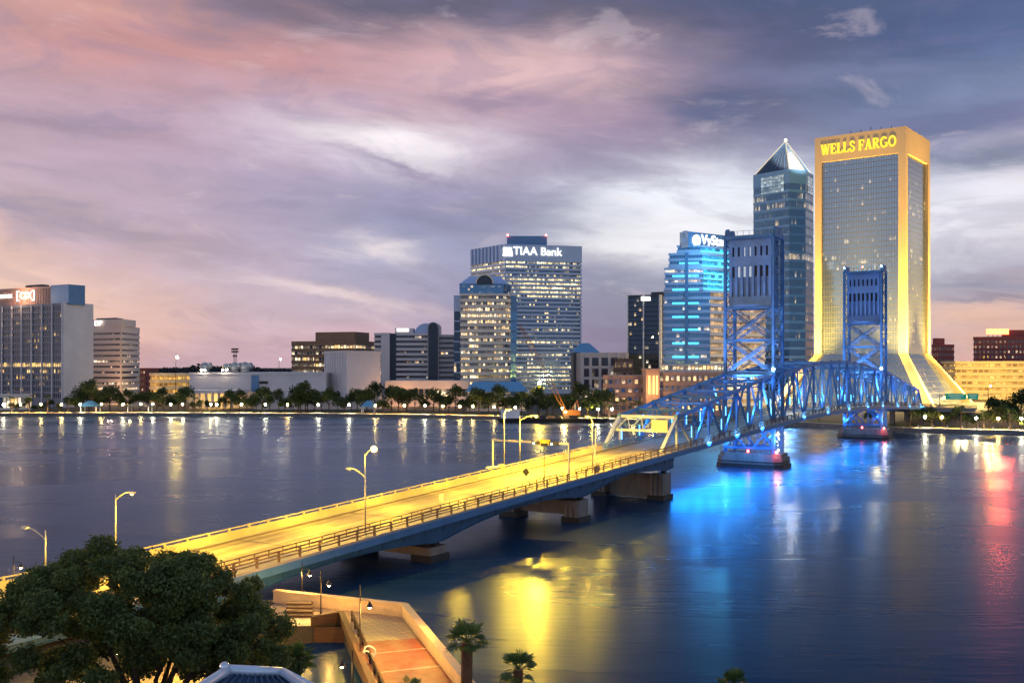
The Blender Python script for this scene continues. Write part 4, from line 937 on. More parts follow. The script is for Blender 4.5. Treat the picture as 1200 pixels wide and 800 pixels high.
# expansion joints
for k in range(19):
    t = -255 + 19 * k; e = t + .22; g = MB(); g.loft([Bp(t, -5.3, road_z(t) + .003), Bp(t, 5.3, road_z(t) + .003), Bp(e, 5.3, road_z(e) + .003), Bp(e, -5.3, road_z(e) + .003)], [Bp(t, -5.3, road_z(t) + .010), Bp(t, 5.3, road_z(t) + .010), Bp(e, 5.3, road_z(e) + .010), Bp(e, -5.3, road_z(e) + .010)]); g.build('expansion_joint', M['dark_metal'], bridge)
# west parapet: solid with a rail on top; east: open rail of posts and bars
g = sweep(rect(-6.02, -5.74, .222, 1.12), -262, -69); sweep(rect(-5.96, -5.80, 1.38, 1.50), -262, -69, 0, g)
for k in range(66):
    t = -260 + 3 * k
    if t < -70: p = Bp(t, -5.88, road_z(t) + 1.2); g.obox(p, (BT.x * .12, BT.y * .12, 0), (BS.x * .10, BS.y * .10, 0), (0, 0, .32))
g.build('parapet', M['rail_light'], bridge)
g = MB()
for z, h in ((.62, .12), (.95, .12), (1.28, .16)): sweep(rect(7.93, 8.07, z, z + h), -262, TE, 0, g)
for k in range(190):
    t = -260 + 3.0 * k
    if t < TE: p = Bp(t, 8.0, road_z(t) + .82); g.obox(p, (BT.x * .11, BT.y * .11, 0), (BS.x * .10, BS.y * .10, 0), (0, 0, .56))
g.build('railing', M['rail_brown'], bridge)
g = MB()
for z in (.6, 1.0, 1.35): sweep(rect(-5.7, -5.6, z, z + .09), -69, TE, 0, g)
for k in range(122):
    t = -68 + 3.0 * k; p = Bp(t, -5.65, road_z(t) + .8); g.obox(p, (BT.x * .08, BT.y * .08, 0), (BS.x * .08, BS.y * .08, 0), (0, 0, .55))
g.build('railing', M['steel_blue'], bridge)
g = MB()
for z in (.62, 1.02): sweep(rect(5.52, 5.60, z, z + .10), -262, -70, 0, g)
for k in range(96):
    t = -260 + 2.0 * k
    if t < -71: p = Bp(t, 5.56, road_z(t) + .7); g.obox(p, (BT.x * .05, BT.y * .05, 0), (BS.x * .05, BS.y * .05, 0), (0, 0, .42))
g.build('inner_railing', M['rail_brown'], bridge)
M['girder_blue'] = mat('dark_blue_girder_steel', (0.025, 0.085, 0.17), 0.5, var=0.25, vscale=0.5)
# plate girders, deeper over the piers
PT = [-176, -139, -101, -69]
def gdepth(t):
    m = min(abs(t - p) for p in PT); span = 18.0
    return 1.0 + 1.5 * max(0, 1 - m / span) ** 1.8
for s in (-5.9, -2.0, 2.6, 7.4):
    g = MB(); ts = [-262 + 2 * k for k in range(99)]
    for a, b in zip(ts[:-1], ts[1:]):
        def sec(t): d = gdepth(t) if t > -175 else 1.0; z = road_z(t) - .46; return [Bp(t, s - .12, z - d), Bp(t, s + .12, z - d), Bp(t, s + .12, z), Bp(t, s - .12, z)]
        def fla(t): d = gdepth(t) if t > -175 else 1.0; z = road_z(t) - .46 - d; return [Bp(t, s - .32, z - .08), Bp(t, s + .32, z - .08), Bp(t, s + .32, z - .003), Bp(t, s - .32, z - .003)]
        g.loft(sec(a), sec(b)); g.loft(fla(a), fla(b))
    if s > 7:
        for k in range(49):
            t = -258 + 4 * k; z = road_z(t) - .5; g.obox(Bp(t, s + .16, z - .6), (BT.x * .05, BT.y * .05, 0), (BS.x * .045, BS.y * .045, 0), (0, 0, .58))
    g.build('girder', M['girder_blue'], bridge)
sweep([(8.205, -.8), (8.26, -.8), (8.26, .02), (8.205, .02)], -262, 190).build('fascia', M['steel_blue'], bridge)
# piers under the girders: two shafts and a web wall
for t in PT:
    zc = road_z(t) - .46 - gdepth(t) - .55
    g = MB(); big = t == -69; cw_ = 1.9 if big else 1.6
    for s in (-5.4, 6.2):
        c = Bp(t, s, 0); g.obox((c.x, c.y, zc / 2 - 1), tuple((BT * cw_).to_3d()), tuple((BS * 1.3).to_3d()), (0, 0, zc / 2 + 1))
        for s2 in (-.9, 0, .9): c2 = Bp(t - cw_ - .05, s + s2, 0); g.obox((c2.x, c2.y, zc / 2 - 1), tuple((BT * .12).to_3d()), tuple((BS * .22).to_3d()), (0, 0, zc / 2 + 1))
    c = Bp(t, 0, 0); z0_ = 1.1 if not big else .2; g.obox((c.x, c.y, (zc - .2 + z0_) / 2), tuple((BT * .9).to_3d()), tuple((BS * 4.49).to_3d()), (0, 0, (zc - .2 - z0_) / 2))
    if not big: g.obox((c.x, c.y, zc - .5), tuple((BT * (cw_ + .15)).to_3d()), tuple((BS * 7.4).to_3d()), (0, 0, .52))
    pier = g.build('pier', M['pier'], bridge)
    for s in (-5.4, 6.2): g = MB(); c = Bp(t, s, 0); g.obox((c.x, c.y, .1), tuple((BT * (cw_ + .3)).to_3d()), tuple((BS * 1.62).to_3d()), (0, 0, .75)); g.build('pier_footing', M['dark_wet'], pier)
    g = MB()
    for s in (-5.9, -2.0, 2.6, 6.9): c = Bp(t, s, 0); g.obox((c.x, c.y, zc + .3), tuple((BT * .45).to_3d()), tuple((BS * .4).to_3d()), (0, 0, .24))
    g.build('bearing', M['dark_metal'], pier)
# north approach piers on land
for t in (178, 205, 232):
    zc = road_z(t) - 2.0; g = MB()
    for s in (-5.5, 5.5): c = Bp(t, s, 0); g.obox((c.x, c.y, zc / 2), tuple((BT * .8).to_3d()), tuple((BS * .9).to_3d()), (0, 0, zc / 2))
    c = Bp(t, 0, 0); g.obox((c.x, c.y, zc + .4), tuple((BT * .9).to_3d()), tuple((BS * 7.4).to_3d()), (0, 0, .4)); g.build('pier', M['pier'], bridge)
sweep(rect(-7.4, 7.4, -1.6, -.46), 178, TE).build('girder', M['steel_blue'], bridge)

# trusses
def lattice(g, p, q, w_, h_, n, mi=0):
    """built-up member: two side plates with lacing between"""
    p, q = Vector(p), Vector(q); d = (q - p).normalized(); up = Vector((0, 0, 1)) if abs(d.z) < .95 else Vector((BT.x, BT.y, 0))
    sd = d.cross(up).normalized(); u2 = sd.cross(d)
    for k in (-1, 1): g.beam(p + u2 * k * h_ / 2, q + u2 * k * h_ / 2, w_, h_ * .2, mi, up=tuple(u2))
    for k in range(n):
        a, b = p.lerp(q, k / n), p.lerp(q, (k + 1) / n); sg = 1 if k % 2 else -1
        g.beam(a + u2 * sg * h_ / 2, b - u2 * sg * h_ / 2, w_ * .5, .09, mi, up=tuple(u2))
def truss(t0, t1, npan, topz, endpost0=True, endpost1=True, mat_=None, lamplit_first=False, name='truss_side'):
    ts = [t0 + (t1 - t0) * k / npan for k in range(npan + 1)]
    tp = [topz(t) for t in ts]
    res = []
    for s in (-TW, TW):
        def bot(t): return Bp(t, s, road_z(t) - .55)
        g = MB()
        for a, b in zip(ts[:-1], ts[1:]): g.beam(bot(a), bot(b), .45, .85)
        side = g.build(name, M['steel_blue'], bridge)
        first, last = (1 if endpost0 else 0), (npan - 1 if endpost1 else npan)
        g = MB()
        for k in range(first, last): g.beam(Bp(ts[k], s, tp[k]), Bp(ts[k + 1], s, tp[k + 1]), .6, .6)
        for k in range(first, last + 1): g.obox(Bp(ts[k], s, tp[k]), (BT.x * .55, BT.y * .55, 0), (BS.x * .33, BS.y * .33, 0), (0, 0, .5))
        g.build('top_chord', M['steel_blue'], side)
        pale = M['steel_lamplit']
        if endpost0: g = MB(); g.beam(bot(ts[0]), Bp(ts[1], s, tp[1]), .65, .6); g.build('end_post', pale if lamplit_first else M['steel_blue'], side)
        if endpost1: g = MB(); g.beam(bot(ts[-1]), Bp(ts[-2], s, tp[-2]), .65, .6); g.build('end_post', M['steel_blue'], side)
        for k in range(first, last + 1):
            g = MB(); lattice(g, bot(ts[k]), Bp(ts[k], s, tp[k] - .3), .38, .42, max(4, int((tp[k] - road_z(ts[k])) / 1.1))); g.build('post', pale if (lamplit_first and k == 1) else M['steel_blue'], side)
        for k in range(first, last):
            up_ = (k % 2 == 1); a, b = (Bp(ts[k], s, tp[k]), bot(ts[k + 1])) if up_ else (bot(ts[k]), Bp(ts[k + 1], s, tp[k + 1]))
            g = MB(); lattice(g, a, b, .34, .44, 7); g.build('diagonal', pale if (lamplit_first and k == 1) else M['steel_blue'], side)
        # lit fixtures on the posts
        for k in range(first, last + 1):
            if s < 0 or k % 2 == (0 if s > 0 else 1):
                p = Bp(ts[k], s - .35 * (1 if s > 0 else -1), road_z(ts[k]) + 1.6); g = MB(); g.obox(p + Vector((0, 0, .9)), (.09, 0, 0), (0, .09, 0), (0, 0, 1.1)); g.build('led_fixture', M['lamp_blue'], side)
    # overhead bracing
    g = MB(); a0 = 1 if endpost0 else 0; a1 = npan - 1 if endpost1 else npan
    for k in range(a0, a1 + 1):
        g.beam(Bp(ts[k], -TW + .32, tp[k] - .1), Bp(ts[k], TW - .32, tp[k] - .1), .35, .4)
        dz = 1.6; g.beam(Bp(ts[k], -TW + .32, tp[k] - dz), Bp(ts[k], TW - .32, tp[k] - dz), .22, .25)
        for j in range(6):
            sa, sb = -TW + .5 + (2 * TW - 1) * j / 6, -TW + .5 + (2 * TW - 1) * (j + 1) / 6
            g.beam(Bp(ts[k], sa, tp[k] - (.2 if j % 2 else dz)), Bp(ts[k], sb, tp[k] - (dz if j % 2 else .2)), .14, .14)
        if k < a1:
            g.beam(Bp(ts[k], -TW + .3, tp[k] + .02), Bp(ts[k + 1], TW - .3, tp[k + 1] + .02), .25, .22); g.beam(Bp(ts[k], TW - .3, tp[k] - .22), Bp(ts[k + 1], -TW + .3, tp[k + 1] - .22), .25, .22)
    g.build('top_bracing', M['steel_blue'], bridge)
    g = MB()
    for t in ts: g.beam(Bp(t, -TW, road_z(t) - 1.0), Bp(t, TW, road_z(t) - 1.0), .35, 1.0)
    for s in (-4.5, -1.5, 1.5, 4.5):
        for a, b in zip(ts[:-1], ts[1:]): g.beam(Bp(a, s, road_z(a) - .72), Bp(b, s, road_z(b) - .72), .25, .5)
    g.build('floor_beams', M['steel_blue'], bridge)
    return ts, tp
south_top = lambda t: 14.6 + (22.2 - 14.6) * (t + 61) / 57
ts_s, tp_s = truss(-69, -4, 8, south_top, True, False, lamplit_first=True)
truss(4, 107, 12, lambda t: 22.3 + 3.2 * (1 - ((t - 55.5) / 51.5) ** 2), False, False)
truss(115, 176, 8, lambda t: 15.0 + (22.4 - 15.0) * (169 - t) / 54, False, True)
# portal at the south end, street-lamp light painted into its colour
g = MB(); p0, p1 = ts_s[1], tp_s[1]
g.beam(Bp(p0, -TW + .3, p1 - .05), Bp(p0, TW - .3, p1 - .05), .5, .6); g.beam(Bp(p0 - 2.2, -TW + .3, p1 - 2.6), Bp(p0 - 2.2, TW - .3, p1 - 2.6), .4, .45)
for j in range(8):
    sa, sb = -TW + .3 + (2 * TW - .6) * j / 8, -TW + .3 + (2 * TW - .6) * (j + 1) / 8
    a, b = (p1 - .2, p1 - 2.5) if j % 2 else (p1 - 2.5, p1 - .2); g.beam(Bp(p0 - (.0 if j % 2 else 2.2), sa, a), Bp(p0 - (2.2 if j % 2 else 0), sb, b), .18, .18)
g.build('portal_frame', M['steel_lamplit'], bridge)
g = MB(); g.obox(Bp(p0 - 2.55, 3.6, p1 - 1.5), (BS.x * 1.6, BS.y * 1.6, 0), (BT.x * .12, BT.y * .12, 0), (0, 0, 1.0)); g.build('portal_sign', mat('pale_yellow_panel', (.75, .68, .35), .6), bridge)
# lift towers
M['cw'] = mat('counterweight_concrete', (0.15, 0.26, 0.50), 0.8, var=0.2, vscale=0.3, bump=.2, bscale=1.5)
for tc_ in (0.0, T2):
    L0 = 3.3; ztop = 55.6; zp = 3.4
    g = MB()
    for s in (-TW, TW): g.beam(Bp(tc_ - L0, s, ztop), Bp(tc_ + L0, s, ztop), 1.0, .9); 
    for t in (-L0, L0): g.beam(Bp(tc_ + t, -TW, ztop - .1), Bp(tc_ + t, TW, ztop - .1), .8, .8)
    tower = g.build('lift_tower', M['steel_blue'], bridge)
    for s in (-TW, TW):
        for t in (-L0, L0):
            g = MB(); lattice(g, Bp(tc_ + t, s, zp), Bp(tc_ + t, s, ztop - .5), .62, .80, 40); g.build('tower_leg', M['steel_blue'], tower)
        g = MB(); n = 13
        for k in range(n):
            za, zb = zp + (ztop - zp - 1) * k / n, zp + (ztop - zp - 1) * (k + 1) / n
            for (a, b) in (((-L0, za), (L0, zb)), ((L0, za), (-L0, zb))): g.beam(Bp(tc_ + a[0], s + (.05 if a[0] < 0 else -.05), a[1]), Bp(tc_ + b[0], s + (.05 if a[0] < 0 else -.05), b[1]), .16, .20)
            g.beam(Bp(tc_ - L0, s, zb), Bp(tc_ + L0, s, zb), .2, .24)
        g.build('side_lacing', M['steel_blue'], tower)
    for t in (-L0, L0):
        g = MB()
        for za, zb in ((22.8, 30.6), (30.6, 38.4)):
            wd = .75 if t < 0 else .4; lattice(g, Bp(tc_ + t, -TW + .4, za), Bp(tc_ + t, TW - .4, zb), .5, wd, 9); lattice(g, Bp(tc_ + t + .4, TW - .4, za), Bp(tc_ + t + .4, -TW + .4, zb), .5, wd, 9); g.beam(Bp(tc_ + t - .05, -TW + .4, za), Bp(tc_ + t - .05, TW - .4, zb), .12, wd * .9, up=tuple(BT.to_3d())) if t < 0 else None; g.beam(Bp(tc_ + t + .35, TW - .4, za), Bp(tc_ + t + .35, -TW + .4, zb), .12, wd * .9, up=tuple(BT.to_3d())) if t < 0 else None
            g.beam(Bp(tc_ + t, -TW, zb), Bp(tc_ + t, TW, zb), .45, .55)
        g.beam(Bp(tc_ + t, -TW, 22.6), Bp(tc_ + t, TW, 22.6), .5, .9); g.beam(Bp(tc_ + t, -TW, 20.4), Bp(tc_ + t, TW, 20.4), .4, .4)
        for j in range(8):
            sa, sb = -TW + 2 * TW * j / 8, -TW + 2 * TW * (j + 1) / 8; g.beam(Bp(tc_ + t, sa, 22.4 if j % 2 else 20.5), Bp(tc_ + t, sb, 20.5 if j % 2 else 22.4), .2, .2)
        g.build('cross_bracing', M['steel_blue'], tower)
        g = MB()    # below the deck
        g.beam(Bp(tc_ + t, -TW, 4.6), Bp(tc_ + t, TW, 4.6), .5, .6)
        for sg in (-1, 1):
            pts = [Bp(tc_ + t, sg * (TW - .2 - 5.6 * (k / 6)), 5.0 + 4.8 * (1 - (1 - k / 6) ** 1.8)) for k in range(7)]
            for a, b in zip(pts[:-1], pts[1:]): g.beam(a, b, .35, .45)
            g.beam(Bp(tc_ + t, sg * (TW - .3), 10.0), Bp(tc_ + t, sg * 1.0, 4.8), .3, .35)
        g.beam(Bp(tc_ + t, -TW, 10.1), Bp(tc_ + t, TW, 10.1), .5, 1.0)
        for k in range(7): g.beam(Bp(tc_ + t, -5.4 + 1.8 * k, 4.9), Bp(tc_ + t, -5.4 + 1.8 * k, 9.6), .12, .12)
        g.build('base_bracing', M['steel_blue'], tower)
    # counterweight: two rows of openings over fluted lower panels
    g = MB(); s0 = TW - .75; tt = L0 - .55
    def slab(z0, z1, t0=-tt, t1=tt, sa=-s0, sb=s0): g.obox(Bp(tc_ + (t0 + t1) / 2, (sa + sb) / 2, (z0 + z1) / 2), tuple((BT * ((t1 - t0) / 2)).to_3d()), tuple((BS * ((sb - sa) / 2)).to_3d()), (0, 0, (z1 - z0) / 2))
    slab(38.6, 41.2); slab(41.2, 54.8, -tt + .7, tt - .7); slab(48.6, 50.9, -tt, tt); slab(53.2, 55.0, -tt, tt)
    for k in range(8):
        s = -s0 + .35 + (2 * s0 - .7) * k / 7; slab(41.2, 48.6, -tt, tt, s - .33, s + .33); slab(50.9, 53.2, -tt, tt, s - .45, s + .45)
    g.build('counterweight', M['cw'], tower)
    for k in range(7):
        s = -s0 + .35 + (2 * s0 - .7) * (k + .5) / 7
        for (z, hh, lit_) in ((52.05, 1.1, k in (2, 3)), (47.2, 1.25, k in (1, 2, 3))):
            q = MB(); q.obox(Bp(tc_ - tt + .62, s, z), tuple((BT * .06).to_3d()), tuple((BS * .46).to_3d()), (0, 0, hh))
            q.build('opening', (emis('pale_room', (.75, .85, 1.0), .6) if (lit_ and tc_ == 0) else M['dark_metal']), tower)
    g = MB()
    for s in (-TW, TW):
        for t in (-1.6, 1.6): g.cyl(Bp(tc_ + t, s - .3, ztop + 1.0), Bp(tc_ + t, s + .3, ztop + 1.0), 1.25, n=16)
    for k in range(9):
        p = Bp(tc_ - L0, -TW + 2 * TW * k / 8, ztop + .3); g.beam(p, p + Vector((0, 0, 1.1)), .08, .08)
    g.beam(Bp(tc_ - L0, -TW, ztop + 1.4), Bp(tc_ - L0, TW, ztop + 1.4), .07, .07); g.build('sheave', M['steel_blue'], tower)
    # pier
    g = MB(); 
    def ring(t_, s_, z, ch=1.6): return [Bp(tc_ + a, b, z) for a, b in ((-t_, -s_ + ch), (-t_, s_ - ch), (-t_ + ch, s_), (t_ - ch, s_), (t_, s_ - ch), (t_, -s_ + ch), (t_ - ch, -s_), (-t_ + ch, -s_))][::-1]
    g.loft(ring(4.6, 8.0, -2), ring(4.6, 8.0, 2.6)); g.loft(ring(4.2, 7.6, 2.6), ring(4.2, 7.6, 3.4)); g.build('tower_pier', M['pier'], tower)
    g = MB(); g.loft(ring(4.9, 8.3, -1.0), ring(4.9, 8.3, .9)); g.loft(ring(4.8, 8.2, 1.3), ring(4.8, 8.2, 1.55)); g.build('fender', M['dark_wet'], tower)
    g = MB()
    for k in range(12):
        p = Bp(tc_ - 4.0, -7 + 14 * k / 11, 3.4); g.beam(p, p + Vector((0, 0, 1.1)), .06, .06)
    g.beam(Bp(tc_ - 4.0, -7, 4.5), Bp(tc_ - 4.0, 7, 4.5), .06, .06); g.build('pier_handrail', M['dark_metal'], tower)
    # lamps carried by the tower
    for (t, s, z, m_, rr_) in ((-4.1, 7.0, 3.9, 'lamp_red', .30), (-4.1, 0, 3.9, 'lamp_red', .26), (-4.2, TW + .2, road_z(0) + 12.5, 'lamp_bluewhite', .38), (-3.4, -TW, ztop + 1.6, 'lamp_bluewhite', .22), (-3.4, TW, ztop + 1.6, 'lamp_bluewhite', .22), (-3.4, 0, ztop + 1.6, 'lamp_red', .22), (-3.9, -TW - .2, road_z(0) - .8, 'lamp_red', .32)):
        if tc_ == 0 and z > ztop: continue
        if tc_ == 0 and s < 0: continue
        g = MB(); g.sphere(Bp(tc_ + t, s, z), rr_, 8, 6); g.build('beacon', M[m_], tower)
    BL = (.10, .32, 1.0)
    for sg in (-1, 1):
        lamp_light('tower_flood', 'SPOT', Bp(tc_ - 11, sg * 7, 13 if tc_ == 0 else 14), 2.2e4, (.14, .40, 1.0), tower, .4, target=Bp(tc_, sg * 4, 42), spot=62)
        lamp_light('tower_flood', 'SPOT', Bp(tc_ - 3.0, sg * 11.5, 9), 1.8e4, (.16, .44, 1.0), tower, .4, target=Bp(tc_, sg * TW, 36), spot=44)
    lamp_light('brace_flood', 'SPOT', Bp(tc_ - 9, 0, 17), 3.6e4, (.36, .60, 1.0), tower, .4, target=Bp(tc_ - 3, 0, 31), spot=70)
    lamp_light('pier_flood', 'POINT', Bp(tc_ - 4.0, 7.4, 7.0), 1500, (.50, .74, 1.0), tower, .25)
    lamp_light('pier_flood', 'POINT', Bp(tc_ - 4.4, -5.5, 6.4), 900, (.10, .36, 1.0), tower, .3)
    lamp_light('pier_flood', 'POINT', Bp(tc_ + 3, 3, 7.2), 1500, (.05, .28, 1.0), tower, .8)
    lamp_light('red_glow', 'POINT', Bp(tc_ - 5.4, 7.6, 3.4), 350, (1, .05, .03), tower, .3)
# blue floodlights along the trusses and under the deck
BL1, BL2 = (.05, .30, 1.0), (.08, .42, 1.0)
def edge_flood(t, pw, tilt=7.0): lamp_light('truss_flood', 'SPOT', Bp(t, 9.4, road_z(t) - .3), pw, BL1, bridge, .4, target=Bp(t, TW, road_z(t) + tilt), spot=120, blend=.6)
for t in (-50, -34, -18):
    for s in (-5.4, 5.4): lamp_light('truss_light', 'POINT', Bp(t, s, road_z(t) + 4.4), 1100, BL2 if s > 0 else BL1, bridge, .25)
    edge_flood(t, 4200, 4.0)
for t in (14, 36, 58, 80, 100):
    for s in (-5.4, 5.4): lamp_light('truss_light', 'POINT', Bp(t, s, road_z(t) + 5.0), 1500, BL2 if s > 0 else BL1, bridge, .25)
    edge_flood(t, 5200, 5.0)
for t in (122, 142, 162): edge_flood(t, 8000, 6.0); lamp_light('truss_light', 'POINT', Bp(t, 0, road_z(t) + 5), 2500, BL2, bridge, .4)
for t, pw in ((-56, 3000), (-48, 4000), (-40, 4600), (-32, 5000), (-24, 5400), (-16, 5400), (-8, 5000), (12, 5500), (30, 5000), (50, 4500), (70, 4000), (95, 4000)):
    lamp_light('under_deck_light', 'POINT', Bp(t, 2.0, road_z(t) - 3.4), pw, (.012, .24, .85), bridge, 4.0)
for t in (30, 75, 130):
    lamp_light('deck_light', 'POINT', Bp(t, 0, road_z(t) + 6), 3500, (1, .85, .6), bridge, .3)

# ------------------------------------------------------------------ things on the bridge
def street_lamp(label, t, s, hgt, arms, light=None, group='street lamps on the bridge approach', lamp_on=True, base=True, mt='galv', arm_len=2.6):
    """arms: list of (+1 east / -1 west, height, lit)"""
    o = Bp(t, s, road_z(t) + .285); th = thing('street_lamp', label, 'street lamp', tuple(o), group)
    g = MB(); g.cyl(o + Vector((0, 0, .5)), o + Vector((0, 0, hgt)), .10, .06, 10); g.build('pole', M[mt], th, True)
    g = MB(); g.cyl(o, o + Vector((0, 0, .5)), .20, .14, 10); g.build('base', M[mt], th)
    for (sg, zh, lit_) in arms:
        al = arm_len
        pts = [o + Vector((BS.x * sg * al * k / 6, BS.y * sg * al * k / 6, zh + .9 * math.sin(k / 6 * math.pi / 2))) for k in range(7)]
        g = MB(); g.tube(pts, .055, 6); g.build('arm', M[mt], th, True)
        e = pts[-1] + Vector((BS.x * sg * .35, BS.y * sg * .35, 0)); g = MB(); g.obox(e, (BS.x * .42, BS.y * .42, 0), (BT.x * .17, BT.y * .17, 0), (0, 0, .09)); hd = g.build('lamp_head', M[mt], th)
        g = MB(); g.sphere(e - Vector((0, 0, .14)), .19 if lit_ else .13, 10, 6, sz=.6); g.build('lens', M['lamp_dim'] if lit_ else M['white_paint'], hd)
        if lit_: lamp_light('lamp_light', 'POINT', e - Vector((0, 0, .45)), lit_, SODIUM, th, .25)
    return th
th = street_lamp('double armed street lamp glowing brightest on the near bridge approach', -153.1, 7.6, 9.4, [(-1, 6.7, 0)], arm_len=2.0)
o = Vector(th.location); pts = [o + Vector((1.1 * k / 5 * BS.x, 1.1 * k / 5 * BS.y, 9.2 + .8 * math.sin(k / 5 * 1.57))) for k in range(6)]
g = MB(); g.tube(pts, .05, 6); g.build('arm', M['galv'], th, True)
g = MB(); g.sphere(pts[-1] + Vector((.12, 0, 0)), .38, 12, 8); g.build('lamp_globe', M['lamp_star'], th)
lamp_light('lamp_light', 'POINT', pts[-1] + Vector((-BS.x * 3.2, -BS.y * 3.2, .3)), 6000, SODIUM, th, .3)
street_lamp('pale street lamp with one curved arm standing just beyond the oak', -175.8, -6.2, 7.2, [(1, 6.7, 4500)], arm_len=2.2)
street_lamp('dark street lamp at the left edge, its long arm reaching left over the river', -183.6, -6.2, 4.8, [(-1, 3.9, 0)], arm_len=2.9)
street_lamp('street lamp with long curved arm on the parapet, behind the traffic gantry', -97.8, -6.2, 8.6, [(1, 8.0, 46000)], arm_len=2.8)
street_lamp('tall thin pole on the parapet left of the long curved arm lamp', -102.6, -6.2, 9.7, [(1, 9.4, 8000)], arm_len=.5)
street_lamp('thin grey pole on the east sidewalk nearest the pale truss portal', -98.1, 7.6, 8.4, [(-1, 8.2, 5000)], arm_len=.6)
th = thing('signal_post', 'thin dark signal post standing by the near rail below the gantry', 'signal', tuple(Bp(-113.2, 7.6, road_z(-113.2) + .285)))
o = Vector(th.location); g = MB(); g.cyl(o, o + Vector((0, 0, 6.3)), .07, .05, 8); g.build('post', M['dark_metal'], th)
g = MB(); g.obox(o + Vector((0, 0, 6.2)), (BS.x * .5, BS.y * .5, 0), (BT.x * .16, BT.y * .16, 0), (0, 0, .22)); g.build('signal_head', M['dark_metal'], th)
for t in (-196, -181, -166, -151, -136, -121, -106, -91, -77):      # added fill lights hung over the road, without fixtures
    lamp_light('deck_fill_light', 'POINT', Bp(t, -2.0, road_z(t) + 4.3), 5200, SODIUM, bridge, .25)
    lamp_light('deck_fill_light', 'POINT', Bp(t + 7, 3.2, road_z(t) + 3.0), 1900, SODIUM, bridge, .25)
# traffic gantry across the road
tg = -106.0
gan = thing('traffic_gantry', 'yellow lit traffic gantry spanning the bridge road with signal heads', 'gantry', tuple(Bp(tg, 0, road_z(tg))))
zg_ = road_z(tg) + 5.85
for s in (-6.2, 7.7):
    g = MB(); g.cyl(Bp(tg, s, road_z(tg) + .29), Bp(tg, s, zg_ + .2), .17, .13, 10); g.build('post', M['galv'], gan)
g = MB(); g.beam(Bp(tg, -6.2, zg_), Bp(tg, 7.7, zg_), .22, .26); g.build('crossbeam', M['galv'], gan)
for s in (2.0, 5.2):
    g = MB(); g.obox(Bp(tg - .25, s, zg_ - .05), (BS.x * .75, BS.y * .75, 0), (BT.x * .12, BT.y * .12, 0), (0, 0, .26)); hd = g.build('signal_head', M['dark_metal'], gan)
    g = MB(); g.sphere(Bp(tg - .42, s - .3, zg_ - .12), .16, 8, 6); g.build('signal_lens', emis('signal_glow', (.7, .9, .7), 6), hd)
g = MB(); g.obox(Bp(tg - .2, 3.6, zg_ + .1), (BS.x * .95, BS.y * .95, 0), (BT.x * .06, BT.y * .06, 0), (0, 0, .42)); g.build('sign_panel', mat('yellow_sign', (.70, .55, .05), .6), gan)
# navigation barrier arm on the west side
bt = thing('barrier_gate', 'pale roadside barrier machine beneath the thin lamp post', 'barrier', tuple(Bp(-103.6, -6.1, road_z(-103.6))))
g = MB(); g.obox(Bp(-103.6, -6.1, road_z(-103.6) + 1.0), (.5, 0, 0), (0, .4, 0), (0, 0, .7)); g.build('cabinet', M['rail_light'], bt)
g = MB(); g.beam(Bp(-103.6, -6.1, road_z(-103.6) + 1.5), Bp(-109, -5.5, road_z(-109) + 1.9), .15, .15); g.build('barrier_arm', M['white_paint'], bt)
bt = thing('barrier_gate', 'raised barrier post and cabinet by the pale truss portal, east sidewalk', 'barrier', tuple(Bp(-96.6, 7.6, road_z(-96.6))))
g = MB(); g.obox(Bp(-96.6, 7.6, road_z(-96.6) + .9), (.4, 0, 0), (0, .35, 0), (0, 0, .65)); g.build('cabinet', M['rail_light'], bt)
g = MB(); g.cyl(Bp(-97.0, 7.6, road_z(-96.6) + .28), Bp(-97.0, 7.6, road_z(-96.6) + 7.4), .08, n=8); g.build('post', M['galv'], bt)
g = MB(); g.beam(Bp(-96.6, 7.5, road_z(-96.6) + 1.2), Bp(-97.0, 7.2, road_z(-96.6) + 4.6), .12, .14); g.build('barrier_arm', M['white_paint'], bt)
# road signs seen from behind
sg_ = thing('road_sign', 'dark diamond road sign seen from behind on bridge', 'road sign', tuple(Bp(-115.6, 6.0, road_z(-115.6) + .285)))
g = MB(); g.cyl(Bp(-115.6, 6.0, road_z(-115.6) + .285), Bp(-115.6, 6.0, road_z(-115.6) + 3.2), .04, n=6); g.build('post', M['galv'], sg_)
g = MB(); c = Bp(-115.66, 6.0, road_z(-115.6) + 2.7); g.loft([c + Vector((BS.x * a, BS.y * a, z)) for a, z in ((0, -.62), (.62, 0), (0, .62), (-.62, 0))], [c + Vector((BS.x * a - BT.x * .05, BS.y * a - BT.y * .05, z)) for a, z in ((0, -.62), (.62, 0), (0, .62), (-.62, 0))]); g.build('sign_panel', M['dark_metal'], sg_)
sg_ = thing('road_sign', 'small rectangular grey road sign left of the diamond sign', 'road sign', tuple(Bp(-136.3, 6.0, road_z(-136.3) + .285)))
g = MB(); g.cyl(Bp(-136.3, 6.0, road_z(-136.3) + .285), Bp(-136.3, 6.0, road_z(-136.3) + 2.6), .04, n=6); g.build('post', M['galv'], sg_)
g = MB(); g.obox(Bp(-136.37, 6.0, road_z(-136.3) + 2.1), (BS.x * .38, BS.y * .38, 0), (BT.x * .02, BT.y * .02, 0), (0, 0, .5)); g.build('sign_panel', M['galv'], sg_)

